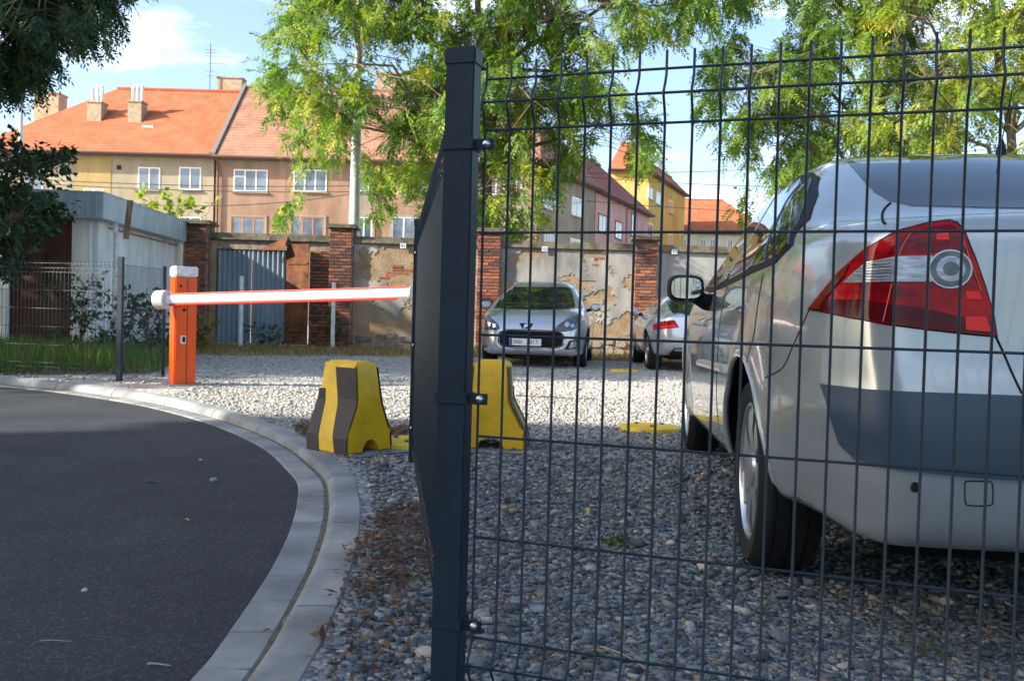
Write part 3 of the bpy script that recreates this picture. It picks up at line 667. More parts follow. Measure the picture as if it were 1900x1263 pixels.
def wheel(root, name, x, y, r, w, side, rim_m, tyre_m, spokes=7, rim_r=None, style=0):
    """side -1 left, +1 right; a tyre with rim as its sub-part"""
    rr = rim_r or r * .66; s_ = side
    wp = [(rr - .004, -w/2 + .01), (rr + .012, -w/2), (r - .03, -w/2 - .004), (r - .008, -w/2 + .02), (r, -w/2 + .045), (r, -.062), (r - .008, -.058), (r - .008, -.05), (r, -.046), (r, -.01), (r - .008, -.006), (r - .008, .006), (r, .01), (r, .046), (r - .008, .05), (r - .008, .058), (r, .062), (r, w/2 - .045), (r - .008, w/2 - .02), (r - .03, w/2 + .004), (rr + .012, w/2), (rr - .004, w/2 - .01)]
    T = tr(x, y, r) @ rotm('Y', math.pi / 2)
    mb = MB(); n = 40
    vs = [T @ Vector((a * math.cos(6.28319 * k / n), a * math.sin(6.28319 * k / n), b)) for a, b in wp for k in range(n)]
    mb.add(vs, [(i * n + k, i * n + (k + 1) % n, (i + 1) * n + (k + 1) % n, (i + 1) * n + k) for i in range(len(wp) - 1) for k in range(n)])
    t = mb.build('wheel', tyre_m, root, smooth=True)
    rb = MB(); zf = s_ * (w / 2 - .012)
    prof = [(rr, zf), (rr + .006, zf + s_ * .006), (rr - .006, zf + s_ * .008), (rr - .016, zf - s_ * .004), (rr - .02, zf - s_ * .09)]
    vs = [T @ Vector((a * math.cos(6.28319 * k / n), a * math.sin(6.28319 * k / n), b)) for a, b in prof for k in range(n)]
    rb.add(vs, [(i * n + k, i * n + (k + 1) % n, (i + 1) * n + (k + 1) % n, (i + 1) * n + k) for i in range(len(prof) - 1) for k in range(n)])
    rb.lathe([(rr - .03, zf - s_ * .07), (.02, zf - s_ * .075)], 24, T)
    for k in range(spokes):
        a = 2 * math.pi * k / spokes + .2
        ca, sa = math.cos(a), math.sin(a); wd0, wd1 = (.042, .058) if style == 0 else (.02, .026)
        def q(rad, wd, z): return [T @ Vector((rad * ca - wd * sa, rad * sa + wd * ca, z)), T @ Vector((rad * ca + wd * sa, rad * sa - wd * ca, z))]
        z0, z1, zb = zf - s_ * .005, zf - s_ * .002, zf - s_ * .03
        A, B, C = q(.03, wd0 * .6, z0 - s_ * .004), q(rr * .6, wd0, z0 + s_ * .006), q(rr - .012, wd1, z1)
        A2, B2, C2 = q(.03, wd0 * .5, zb), q(rr * .6, wd0 * .8, zb), q(rr - .012, wd1 * .8, zb)
        vs = A + B + C + A2 + B2 + C2
        rb.add(vs, [(0, 1, 3, 2), (2, 3, 5, 4), (6, 8, 9, 7), (8, 10, 11, 9), (0, 2, 8, 6), (2, 4, 10, 8), (1, 7, 9, 3), (3, 9, 11, 5)])
    rb.lathe([(.062, zf - s_ * .012), (.055, zf + s_ * .002), (.03, zf + s_ * .006), (.0005, zf + s_ * .007)], 20, T)
    rb.build('rim', rim_m, t, smooth=True)
    return t
def ribbon(pts, r=0.004, n=5): return MB().tube(pts, r, n)
def car_mats():
    M['silver_green'] = mat('pale_silver_paint', (0.36, 0.40, 0.405), 0.22, 0.45, spec=0.5, coat=0.85, coat_r=0.03, noise=0.02, scale=800)
    M['silver'] = mat('silver_paint', (0.50, 0.53, 0.56), 0.24, 0.6, coat=0.85, coat_r=0.03, noise=0.02, scale=800)
    M['glass'] = mat('car_glass', (0.010, 0.014, 0.016), 0.015, spec=1.0, ior=1.6)
    M['black_trim'] = mat('black_trim', (0.010, 0.010, 0.011), 0.55, spec=0.2)
    M['smoke'] = mat('smoky_lens', (.10, .11, .12), .12, .3, spec=.5, noise=.5, scale=18)
    M['redmid'] = mat('maroon_lens', (.15, .002, .005), .08, spec=.3, noise=.3, scale=12, stretch=(1, 1, 5))
    M['amber'] = mat('amber_tip', (.16, .022, .006), .1, spec=.3, noise=.4, scale=14)
    M['redline'] = mat('lens_facet', (.62, .10, .09), .2, spec=.4)
    M['tyre'] = mat('tyre_rubber', (0.018, 0.018, 0.019), 0.82, spec=0.25, noise=0.25, scale=60, bump=0.2, bscale=200, bdist=.002)
    M['rim'] = mat('alloy_rim', (0.55, 0.56, 0.57), 0.3, 0.85)
    M['under'] = mat('underbody', (0.008, 0.008, 0.008), 0.9, spec=0.1)
    M['bumper'] = mat('bumper_plastic', (0.038, 0.062, 0.095), 0.4, spec=0.45, bump=0.08, bscale=900, bdist=.001)  # blue of the reflected sky is put into this base colour
    M['redlens'] = mat('red_lens', (0.13, 0.001, 0.003), 0.07, spec=0.28, col2=(.50, .005, .007), scale=4, stretch=(1.5, 1.5, 4), lo=.36, hi=.66, bump=.12, bscale=26, bdist=.004)
    M['redbright'] = mat('red_reflector', (0.75, 0.012, 0.008), 0.2, spec=0.4)
    M['reddark'] = mat('dark_red_lens', (0.075, 0.002, 0.004), 0.1, spec=0.28)
    M['clear'] = mat('clear_lens', (0.16, 0.17, 0.18), 0.12, 0.3, spec=0.7, col2=(.55, .57, .6), scale=10, stretch=(2, 2, 14), lo=.3, hi=.72)
    M['ring'] = mat('lamp_ring', (.38, .39, .40), .22, .8)
    M['chrome'] = mat('chrome', (0.75, 0.76, 0.77), 0.08, 1.0)
    M['seam'] = mat('panel_gap', (0.02, 0.02, 0.02), 0.8, spec=0.1)
    M['plate'] = mat('number_plate', (0.72, 0.73, 0.72), 0.35)
    M['blue'] = mat('plate_blue', (0.01, 0.07, 0.45), 0.35)
    M['smear'] = mat('plate_smear', (0.36, 0.37, 0.37), 0.6, noise=0.35, scale=40)
car_mats()
# ------------------------------------------------------------------ pale silver sedan behind the fence
SY = -0.117
sedan = thing('parked_car', 'pale silver four-door sedan seen from behind through the dark wire fence', 'car', (1.649, 2.909, 0), SY)
bpy.context.view_layer.update()
side = [(-.78,.262),(-.88,.272),(-.95,.335),(-.975,.47),(-.972,.60),(-.955,.68),(-.935,.76),(-.92,.88),(-.91,.98),(-.895,1.045),(-.85,1.075),(-.75,1.09),(-.60,1.098),(-.50,1.105),(-.38,1.14),(-.20,1.225),(0,1.315),(.2,1.388),(.4,1.433),(.65,1.455),(1.0,1.462),(1.3,1.45),(1.55,1.415),(1.8,1.34),(2.1,1.2),(2.4,1.055),(2.6,.985),(2.85,.945),(3.1,.885),(3.3,.80),(3.43,.68),(3.50,.52),(3.50,.34),(3.44,.24),(3.2,.22),(2.0,.23),(1.0,.24),(0,.25),(-.5,.28)]
sp2 = catmull([(a, b, 0) for a, b in side + [side[0]]], 5); sd2 = grid_lookup(poly_sdf([(v.x, v.y) for v in sp2[:-1]]), -1.3, 3.9, .0, 1.8, .008)
secw = spline([-.9, -.72, -.60, -.45, -.25, -.10, -.03, .03, .10, .25, .40, .50, .70], [.80, .845, .875, .888, .886, .872, .856, .835, .795, .715, .635, .585, .50])
belt = spline([-1.1, -.9, -.4, .3, 1.2, 2.2, 3.6], [1.06, 1.055, 1.04, 1.01, .975, .935, .90])
plan = spline([-1.1, -.985, -.95, -.90, -.82, -.70, -.5, -.2, .1, 1.3, 2.4, 2.8, 3.1, 3.3, 3.42, 3.5, 3.6], [-.50, -.30, -.235, -.185, -.135, -.09, -.045, -.012, 0, 0, 0, -.012, -.05, -.11, -.19, -.30, -.45])
def sedan_W(y, z):
    w = secw(z - belt(y)) + plan(y)
    for wy in (0, 2.686):                                  # flared arches
        d = np.sqrt((y - wy) ** 2 + (z - .315) ** 2); w = w + .016 * np.exp(-((d - .40) / .07) ** 2) * (z < 1.0)
    w = w + 0.010 * np.exp(-((z - .60) / .05) ** 2) * np.exp(-((y + .93) / .35) ** 2)
    return w
def sedan_F(x, y, z):
    e = .01; w = sedan_W(y, z); gy = (sedan_W(y + e, z) - w) / e; gz = (sedan_W(y, z + e) - w) / e
    dx = (np.sqrt(x * x + 1e-6) - w) / np.sqrt(1 + np.minimum(gy * gy + gz * gz, 6))
    k = .05 + .10 * np.clip((z - 1.0) / .3, 0, 1)
    d2 = sd2(y, z); crown = .030 * np.clip(1 - (x / .7) ** 2, -1, 1) * np.clip((z - .72) / .36, 0, 1)
    d = smax(d2 + .022 - crown, dx, k)
    for wy in (0, 2.686):
        cy = np.sqrt((y - wy) ** 2 + (z - .318) ** 2) - .385
        well = np.maximum(cy, .56 - np.abs(x)); d = smax(d, -well, .012)
    return d
sb = Car(sedan_F, (-.96, -1.06, .12), (.96, 3.6, 1.52), .0175, 'body', M['silver_green'], sedan, [(0, .318, .385), (2.686, .318, .385)])
for wy in (0, 2.686):
    for s_ in (-1, 1): wheel(sedan, 'wheel', s_ * .765, wy, .318, .19, s_, M['rim'], M['tyre'], 7, rim_r=.222)
MB().box((-.60, -.70, .23), (.60, 3.2, .29)).box((-.56, -.4, .26), (.56, .4, .62)).box((-.56, 2.3, .26), (.56, 3.06, .62)).build('underbody', M['under'], sedan)
for wy in (0, 2.686):                                      # rolled lips round the wheel arches
    lip = []
    for k in range(29):
        a = math.radians(-18 + 216 * k / 28); h = sb.cast((-3, wy + .396 * math.cos(a), .318 + .396 * math.sin(a)), (1, 0, 0))
        if h and h.x < -.6: lip.append(Vector((h.x + .004, wy + .386 * math.cos(a), .318 + .386 * math.sin(a))))
    for s_ in (1, -1): MB().tube([Vector((p.x * s_, p.y, p.z)) for p in lip], .011, 8).build('arch_lip', M['silver_green'], sedan, smooth=True)
# tail lamp, traced on the body
TL = [(1503,573),(1528,542),(1556,508),(1606,465),(1664,432.5),(1721,418),(1760,413.6),(1775,418),(1789,436),(1807,479),(1825,529),(1841,583),(1847,623),(1793,618),(1721,610),(1650,601),(1578,588),(1535,579)]
cx, cy = 1680, 540
big = [(cx + (x - cx) * 1.026, cy + (y - cy) * 1.045) for x, y in TL]
for o in sb.patch('lamp_seal', big, M['black_trim'], sedan, off=.0015, mirror=True): pass
tl = sb.patch('tail_lamp', TL, M['redlens'], sedan, off=.006, mirror=True)
def on_lamp(nm, poly, m, off, sm=0):
    a, b = sb.patch(nm, poly, m, tl[0], off=off, mirror=True, smooth_poly=sm, skirt=.002); b.parent = tl[1]
on_lamp('reverse_lens', [(1569,525),(1590,505),(1612,487),(1664,477),(1728,475),(1728,523),(1650,523)], M['clear'], .0085)
on_lamp('lower_lens', [(1511,573),(1540,578),(1578,586),(1650,598),(1721,607),(1793,615),(1838,620),(1836,600),(1721,574),(1600,556),(1530,556)], M['reddark'], .0085)
on_lamp('reflector', [(1790,612),(1788,588),(1826,588),(1837,616)], M['redbright'], .0105)
on_lamp('reflector', [(1735,436),(1757,433),(1760,447),(1736,448)], M['redbright'], .0085)
on_lamp('reflector', [(1790,540),(1815,542),(1820,556),(1792,555)], M['redbright'], .0085)
circ = lambda r1, r2, n=20: [(1761 + r1 * math.cos(6.2832 * k / n), 500 + r2 * math.sin(6.2832 * k / n)) for k in range(n)]
on_lamp('upper_lens', [(1650,471),(1668,442),(1721,425),(1760,420.5),(1771,424),(1780,440),(1790,462),(1740,468)], M['redmid'], .0085)
on_lamp('amber_tip', [(1507,572),(1530,546),(1557,512),(1580,492),(1572,512),(1548,540),(1530,565),(1526,574)], M['amber'], .0095)
on_lamp('lens_ring', circ(41, 36), M['ring'], .010)
on_lamp('round_lens', circ(37.5, 33), M['smoke'], .0125)
on_lamp('bulb_ring', circ(27, 23.5), M['clear'], .0138)
on_lamp('bulb_lens', circ(15, 13), M['smoke'], .0150)
for pts_ in ([(1655,527),(1648,560),(1640,597)], [(1690,434),(1676,455),(1668,474)], [(1785,445),(1800,490),(1818,540)]):
    cc = sb.curve_px(pts_, .0088, 4)
    for s_, par in ((1, tl[0]), (-1, tl[1])): ribbon([Vector((p.x * s_, p.y, p.z)) for p in cc], .0014).build('lens_facet', M['redline'], par, smooth=True)
for k in range(7):
    cc = sb.curve_px([(1578 + k * 5, 521 - k * 5.2), (1612 + k * 2, 520 - k * 5.6), (1655, 519 - k * 6)], .0100, 4)
    for s_, par in ((1, tl[0]), (-1, tl[1])): ribbon([Vector((p.x * s_, p.y, p.z)) for p in cc], .0009).build('lens_rib', M['chrome'], par, smooth=True)
# rear window: left edge traced, mirrored about the car's middle
def loc_px(px, py):
    h = sb.cast_px(px, py); return h
RW = [loc_px(x, y) for x, y in ((1692,382),(1650,373.5),(1622,356),(1599,332),(1580,310),(1570,300))]
rw = [(p.x, p.z) for p in RW if p is not None]
zt = min(1.425, max(p[1] for p in rw) + .03); zb = min(p[1] for p in rw)
left = [(0, zb - .012), (rw[0][0] * .6, zb - .008)] + rw + [(rw[-1][0] * .93, zt), (rw[-1][0] * .5, zt + .012), (0, zt + .015)]
win = left + [(-x, z) for x, z in reversed(left[1:-1])]
sb.patch('rear_window', win, M['glass'], sedan, proj='+y', off=.003)
# side windows and their dark frame
SWF = [(-.43,1.03),(-.33,1.115),(-.13,1.215),(.08,1.30),(.25,1.345),(.49,1.368),(.9,1.375),(1.25,1.352),(1.55,1.27),(1.85,1.12),(2.08,.985),(1.6,.955),(.8,.962),(.1,.972),(-.3,.985)]
sb.patch('window_frame', SWF, M['black_trim'], sedan, proj='-x', off=.004, mirror=True, step=.022)
for nm, q in (('quarter_window', [(-.40,1.033),(-.315,1.10),(-.12,1.20),(.06,1.275),(.14,1.305),(.04,1.20),(-.22,1.003),(-.30,1.003)]), ('rear_door_window', [(-.16,1.0),(.08,1.19),(.17,1.29),(.28,1.322),(.5,1.342),(.70,1.345),(.72,.985)]), ('front_door_window', [(.82,.985),(.80,1.346),(1.2,1.328),(1.5,1.25),(1.8,1.105),(1.95,1.0),(1.2,.975)])):
    sb.patch(nm, q, M['glass'], sedan, proj='-x', off=.009, mirror=True, step=.022)
sb.patch('windscreen', [(-.60,1.05),(-.44,1.34),(0,1.375),(.44,1.34),(.60,1.05),(0,1.03)], M['glass'], sedan, proj='-y', off=.003)
# bumper rubbing strip, across the rear: traced left end, mirrored
BL = [loc_px(x, y) for x, y in ((1527,712),(1545,770),(1562,822),(1590,850),(1640,864),(1720,876),(1800,884))]
BT = [loc_px(x, y) for x, y in ((1800,724),(1720,719),(1640,715),(1560,712))]
bl = [(p.x, p.z) for p in BL if p] ; bt = [(p.x, p.z) for p in BT if p]
half_ = bl + [(-.30, bl[-1][1] - .004), (0, bl[-1][1] - .006)]
ztop = bt[0][1]
strip_ = half_ + [(-x, z) for x, z in reversed(half_[:-1])]
sb.patch('bumper_strip', strip_, M['bumper'], sedan, proj='+y', off=.010, skirt=.014)
# panel gaps, handles, small parts
def gap(name, pts, r=.0022, m='seam', off=.0):
    c = sb.curve_px(pts, off)
    if len(c) > 2: ribbon(c, r).build(name, M[m], sedan, smooth=True)
gap('bumper_seam', [(1502,574),(1488,605),(1470,645),(1452,682),(1420,700)])
gap('boot_seam', [(1652,377),(1642,387),(1637,398),(1638,410),(1643,416)], .004)
gap('boot_seam', [(1848,625),(1862,655),(1878,692),(1896,730)], .003)
for yy in (.76, -.18):
    pp = [sb.cast((-3, yy + (.12 if yy < 0 and z < .75 else 0) * (0.75 - z) / .3, z), (1, 0, 0)) for z in np.linspace(.96, .36 if yy > 0 else .68, 12)]
    for s_ in (1, -1): ribbon([Vector((p.x * s_, p.y, p.z)) for p in pp if p], .0022).build('door_seam', M['seam'], sedan, smooth=True)
gap('sill_seam', [(1285,770),(1310,800),(1340,822),(1360,835)], .003)
for pts in ([(1300,672),(1330,680),(1346,684)],):
    c = sb.curve_px(pts, .006)
    if c: MB().tube(c, .018, 8).build('rub_strip', M['rim'], sedan, smooth=True)
for (hx, hy) in ((1372, 570), (1316, 592)):
    c = sb.curve_px([(hx - 7, hy + 2), (hx, hy - 1), (hx + 7, hy - 5)], .018, 4)
    if c: MB().tube(c, .0095, 8).build('door_handle', M['silver_green'], sedan, smooth=True)
h = loc_px(1698, 903)
if h: MB().lathe([(.012, 0), (.011, .004), (.0005, .005)], 16, tr(*h) @ rotm('Z', .35) @ rotm('X', math.pi / 2)).build('parking_sensor', M['black_trim'], sedan, smooth=True)
tow = [(1790,895),(1797,892),(1832,893),(1841,897),(1842,928),(1836,937),(1800,937),(1791,930)]
c = sb.curve_px(tow + [tow[0]], .0005, 3)
if c: ribbon(c, .0015).build('tow_cover_seam', M['seam'], sedan, smooth=True)
# door mirror
mp = depth(1272, 535, 4.35); ml = sedan.matrix_basis.inverted() @ mp
mm = MB(); ax_ = []
for t_, ry, rz in ((-.05, .045, .03), (-.035, .077, .056), (0.0, .088, .066), (.06, .078, .057), (.10, .042, .033)):
    for k in range(16):
        a = 6.2832 * k / 16; ca, sa = math.cos(a), math.sin(a)
        ax_.append((ml.x + ry * math.copysign(abs(ca) ** .6, ca), ml.y + t_, ml.z + rz * math.copysign(abs(sa) ** .6, sa)))
mm.add(ax_, [(i * 16 + k, i * 16 + (k + 1) % 16, (i + 1) * 16 + (k + 1) % 16, (i + 1) * 16 + k) for i in range(4) for k in range(16)] + [tuple(range(16)), tuple(range(64, 80))])
mo = mm.build('door_mirror', M['black_trim'], sedan, smooth=True)
g_ = []
for k in range(16):
    a = 6.2832 * k / 16; ca, sa = math.cos(a), math.sin(a); g_.append((ml.x + .070 * math.copysign(abs(ca) ** .6, ca), ml.y - .053, ml.z + .049 * math.copysign(abs(sa) ** .6, sa)))
MB().add(g_, [tuple(range(16))]).build('mirror_glass', mat('mirror_glass', (.30, .36, .42), .02, 1.0), mo)
arm_in = Vector((-.80, ml.y + .06, ml.z - .07))
MB().tube([(ml.x + .05, ml.y + .02, ml.z - .035), ((ml.x + arm_in.x) / 2, ml.y + .035, ml.z - .06), arm_in], [.035, .04, .05], 10).build('mirror_arm', M['black_trim'], mo, smooth=True)
# aerial on the roof
ar = sb.cast((0.0, .52, 3), (0, 0, -1))
apx = depth(1868, 275, 3.3); al = sedan.matrix_basis.inverted() @ apx
ar = sb.cast((al.x, .45, 3), (0, 0, -1))
if ar:
    a_ = MB().lathe([(.022, -.005), (.018, .02), (.007, .055), (.004, .06)], 12, tr(*ar)).build('aerial', M['black_trim'], sedan, smooth=True)
    MB().tube([ar + Vector((0, -.0, .05)), ar + Vector((0.005, -.06, .22))], .0022, 6).build('aerial_rod', M['black_trim'], a_, smooth=True)
# ------------------------------------------------------------------ silver hatchback facing us
A3 = math.atan2(.12, -.9928)
hatch = thing('parked_car', 'silver family hatchback with a black grille facing the drive in front of the wall', 'car', (.30 + 3.60 * .12, 14.75 + 3.60 * .9928, 0), A3)
bpy.context.view_layer.update()
side = [(-.75,.24),(-.86,.35),(-.88,.6),(-.87,.9),(-.82,1.15),(-.66,1.36),(-.35,1.45),(.2,1.49),(.9,1.505),(1.35,1.49),(1.7,1.42),(2.05,1.29),(2.4,1.13),(2.62,1.035),(2.85,.985),(3.1,.93),(3.3,.86),(3.45,.775),(3.53,.69),(3.575,.58),(3.60,.47),(3.60,.36),(3.56,.26),(3.45,.20),(3.2,.18),(1.3,.18),(0,.2)]
sp2 = catmull([(a, b, 0) for a, b in side + [side[0]]], 5); sd3 = grid_lookup(poly_sdf([(v.x, v.y) for v in sp2[:-1]]), -1.2, 4.0, .0, 1.8, .01)
secw3 = spline([-.8, -.66, -.5, -.3, -.12, -.02, .05, .15, .3, .45, .6], [.83, .88, .90, .907, .895, .87, .835, .785, .70, .61, .52])
plan3 = spline([-1, -.88, -.7, -.4, 0, 2.3, 2.7, 3.0, 3.25, 3.4, 3.5, 3.57, 3.62, 3.7], [-.4, -.22, -.12, -.04, 0, 0, -.01, -.04, -.095, -.155, -.215, -.30, -.42, -.6])
belt3 = spline([-1, 0, 1.3, 2.6, 3.2, 3.7], [1.02, 1.0, .97, .94, .90, .82])
def hW(y, z):
    w = secw3(z - belt3(y)) + plan3(y)
    for wy in (0, 2.708): w = w + .014 * np.exp(-((np.sqrt((y - wy) ** 2 + (z - .32) ** 2) - .39) / .07) ** 2) * (z < 1)
    return w
def hF(x, y, z):
    e = .01; w = hW(y, z); gy = (hW(y + e, z) - w) / e; gz = (hW(y, z + e) - w) / e
    dx = (np.sqrt(x * x + 1e-6) - w) / np.sqrt(1 + np.minimum(gy * gy + gz * gz, 6))
    crown = .03 * np.clip(1 - (x / .7) ** 2, -1, 1) * np.clip((z - .68) / .3, 0, 1)
    d = smax(sd3(y, z) + .022 - crown, dx, .09 + .06 * np.clip((z - 1) / .3, 0, 1))
    for wy in (0, 2.708):
        d = smax(d, -np.maximum(np.sqrt((y - wy) ** 2 + (z - .32) ** 2) - .372, .57 - np.abs(x)), .012)
    m_ = np.maximum(np.abs(x) / .52, np.abs(z - .47) / .125); mouth = (np.sqrt((x / .54) ** 4 + ((z - .465) / .15) ** 4) - 1) * .12
    d = smax(d, -np.maximum(mouth, 3.47 - y), .02)
    return d
hb = Car(hF, (-.98, -.98, .10), (.98, 3.7, 1.58), .026, 'body', M['silver'], hatch, [(0, .32, .372), (2.708, .32, .372)])
for wy in (0, 2.708):
    for s_ in (-1, 1): wheel(hatch, 'wheel', s_ * .78, wy, .318, .20, s_, M['rim'], M['tyre'], 5, rim_r=.215)
MB().box((-.62, -.6, .17), (.62, 3.3, .24)).box((-.57, -.4, .24), (.57, .4, .62)).box((-.57, 2.3, .24), (.57, 3.1, .62)).box((-.56, 3.2, .25), (.56, 3.44, .66)).build('underbody', M['under'], hatch)
hb.patch('windscreen', [(917,572),(938.4,536),(948.7,532.5),(1050,532.5),(1059.5,536),(1067.4,563),(1066,573.6),(987,574.4)], M['glass'], hatch, off=.004)
for q in ([(895.6,593.4),(905.9,586.3),(914.6,593.4),(923.3,601.3),(926.5,607.7),(923.3,611.6),(912.3,611.6),(898,609.3),(893.5,604)], [(1031,609.3),(1040.5,601.3),(1053,593.4),(1066,587),(1073,585.5),(1075,595),(1073,607.7),(1062.7,611.6),(1050,614),(1034,615.3)]):
    c = (sum(p[0] for p in q) / len(q), sum(p[1] for p in q) / len(q))
    hb.patch('lamp_housing', [(c[0] + (x - c[0]) * 1.07, c[1] + (y - c[1]) * 1.09) for x, y in q], M['black_trim'], hatch, off=.002)
    hl = hb.patch('headlamp', q, M['smoke'], hatch, off=.005)
    for dx, dy, r in ((-3.5, 0, 4.6), (6, 2, 3.4)):
        hb.patch('lamp_reflector', [(c[0] + dx + r * math.cos(t), c[1] + dy + r * math.sin(t)) for t in [6.2832 * i / 12 for i in range(12)]], M['chrome'], hl, off=.008, skirt=.002)
for q in ([(891.7,625),(897,626),(903.5,644),(890.5,642.5)], [(1048,649),(1056,632),(1071.4,630),(1072.5,645.7)]):
    fo = hb.patch('fog_lamp_bezel', q, M['black_trim'], hatch, off=.003)
    c = (sum(p[0] for p in q) / 4, sum(p[1] for p in q) / 4)
    hb.patch('fog_lamp', [(c[0] + (x - c[0]) * .6 + 1.2, c[1] + (y - c[1]) * .7) for x, y in q], M['clear'], fo, off=.006)
fy = 3.505
MB().box((-.53, fy - .06, .335), (.53, fy - .03, .60)).build('grille', M['black_trim'], hatch)
for z in (.385, .425, .555): MB().box((-.50, fy - .03, z), (.50, fy - .015, z + .012)).build('grille_slat', M['black_trim'], hatch)
# badge on the bonnet lip, plate in the mouth
bp_ = hb.patch('badge', [(963.7,599.8),(989.8,599.8),(984.3,609.6),(969.3,609.6)], M['black_trim'], hatch, off=.004)
lion = [(971,608.4),(973,605.2),(971.8,603.6),(974.5,602.0),(977,600.6),(979.6,601.2),(980.4,603),(983.4,603.2),(982.6,604.4),(980.2,604.8),(981.6,606.4),(984,607),(982,608.4),(979.4,607.2),(977.4,605.8),(975.6,607),(974,608.6)]
hb.patch('lion_emblem', lion, M['chrome'], bp_, off=.007, skirt=.002, step=1.2)
plate = MB().box((-.26, 0, -.056), (.26, .012, .056)).build('number_plate', M['plate'], hatch, bevel=.003, loc=(.0, fy + .085, .487))
pl = hatch.matrix_basis.inverted() @ depth(974.5, 634.5, 14.75); plate.location = (pl.x, fy + .088, pl.z)
MB().box((.215, .0122, -.052), (.256, .0135, .052)).build('blue_band', M['blue'], plate)
MB().box((.05, .0122, -.030), (.19, .0133, .034)).build('blurred_letters', M['smear'], plate)
text_mesh('2817', .098, M['signink'], 'digits', plate, tr(-.115, .0125, 0) @ rotm('Z', math.pi) @ rotm('X', math.pi / 2), .0008)
MB().box((pl.x - .2, fy - .03, pl.z - .05), (pl.x + .2, fy + .0885, pl.z + .03)).build('plate_bracket', M['black_trim'], hatch)
for s_ in (-1, 1):
    mx_ = s_ * .99
    m_ = MB(); vs_ = []
    for t_, a_, b_ in ((-.05, .05, .035), (-.02, .10, .07), (.03, .10, .07), (.08, .05, .04)):
        for k in range(12):
            an = 6.2832 * k / 12; ca, sa = math.cos(an), math.sin(an); vs_.append((mx_ + a_ * math.copysign(abs(ca) ** .7, ca), 2.02 + t_, 1.035 + b_ * math.copysign(abs(sa) ** .7, sa)))
    m_.add(vs_, [(i * 12 + k, i * 12 + (k + 1) % 12, (i + 1) * 12 + (k + 1) % 12, (i + 1) * 12 + k) for i in range(3) for k in range(12)] + [tuple(range(12)), tuple(range(36, 48))])
    mo_ = m_.build('door_mirror', M['silver'], hatch, smooth=True)
    MB().tube([(s_ * .93, 2.02, 1.0), (s_ * .80, 2.04, .965)], .03, 8).build('mirror_arm', M['black_trim'], mo_, smooth=True)
    rl = [hb.cast((s_ * .57, y, 3), (0, 0, -1)) for y in np.linspace(1.45, -.3, 12)]
    rl = [p + Vector((0, 0, .03 if 0 < i < 11 else .0)) for i, p in enumerate(rl) if p]
    if len(rl) > 3: MB().tube(rl, .014, 7).build('roof_rail', M['chrome'], hatch, smooth=True)
    # flank glass
    sw = [(2.12, 1.0), (1.9, 1.12), (1.55, 1.30), (1.25, 1.375), (.6, 1.385), (.62, .99)]
    sw2 = [(.55, .99), (.53, 1.385), (-.1, 1.365), (-.5, 1.30), (-.58, 1.05)]
    if s_ < 0:
        for q in (sw, sw2): hb.patch('side_window', q, M['glass'], hatch, proj='-x', off=.004, mirror=True)
c = hb.curve_px([(930,576),(915,584),(905,585.5)], .001, 4)
if len(c) > 2: ribbon(c, .004).build('bonnet_seam', M['seam'], hatch)
c = hb.curve_px([(1064,577),(1062,583),(1045,597),(1030,608)], .001, 4)
if len(c) > 2: ribbon(c, .004).build('bonnet_seam', M['seam'], hatch)
for a, b in (((935,573.5),(985,572.5)), ((985,574),(1035,571.5))):
    c = hb.curve_px([a, ((a[0]+b[0])/2, a[1]-1.2), b], .012, 5)
    if len(c) > 2: ribbon(c, .008).build('wiper', M['black_trim'], hatch)

# ------------------------------------------------------------------ small silver coupe, tail toward us
coupe = thing('parked_car', 'small rounded silver coupe parked tail first beside the crumbling pillar', 'car', (3.20, 15.35, 0), -.035)
bpy.context.view_layer.update()
side = [(-.70,.30),(-.80,.36),(-.845,.50),(-.84,.66),(-.81,.80),(-.79,.89),(-.76,.925),(-.62,.955),(-.35,1.06),(0,1.20),(.35,1.295),(.7,1.335),(1.0,1.335),(1.3,1.29),(1.6,1.17),(1.85,1.02),(2.1,.94),(2.5,.87),(2.9,.77),(3.15,.66),(3.28,.5),(3.28,.33),(3.1,.2),(1.3,.19),(-.3,.22)]
sp2 = catmull([(a, b, 0) for a, b in side + [side[0]]], 5); sd4 = grid_lookup(poly_sdf([(v.x, v.y) for v in sp2[:-1]]), -1.2, 3.6, .0, 1.6, .01)
secw4 = spline([-.8, -.6, -.45, -.25, -.1, 0, .06, .15, .3, .45, .6], [.80, .86, .90, .918, .905, .87, .82, .755, .65, .53, .42])
plan4 = spline([-1, -.86, -.80, -.72, -.6, -.4, -.1, 0, 2.2, 2.6, 3.0, 3.2, 3.3, 3.4], [-.6, -.36, -.25, -.175, -.11, -.045, 0, 0, 0, -.03, -.13, -.28, -.45, -.6])
def cW(y, z):
    w = secw4(z - .90) + plan4(y)
    for wy in (0, 2.468): w = w + .03 * np.exp(-((np.sqrt((y - wy) ** 2 + (z - .32) ** 2) - .41) / .09) ** 2) * (z < .95)
    return w
def cF(x, y, z):
    e = .01; w = cW(y, z); gy = (cW(y + e, z) - w) / e; gz = (cW(y, z + e) - w) / e
    dx = (np.sqrt(x * x + 1e-6) - w) / np.sqrt(1 + np.minimum(gy * gy + gz * gz, 6))
    crown = .035 * np.clip(1 - (x / .7) ** 2, -1, 1) * np.clip((z - .68) / .3, 0, 1)
    d = smax(sd4(y, z) + .022 - crown, dx, .10 + .08 * np.clip((z - .9) / .3, 0, 1))
    for wy in (0, 2.468): d = smax(d, -np.maximum(np.sqrt((y - wy) ** 2 + (z - .325) ** 2) - .365, .57 - np.abs(x)), .012)
    return d
cb = Car(cF, (-.99, -.95, .12), (.99, 3.4, 1.42), .026, 'body', M['silver'], coupe, [(0, .325, .365), (2.468, .325, .365)])
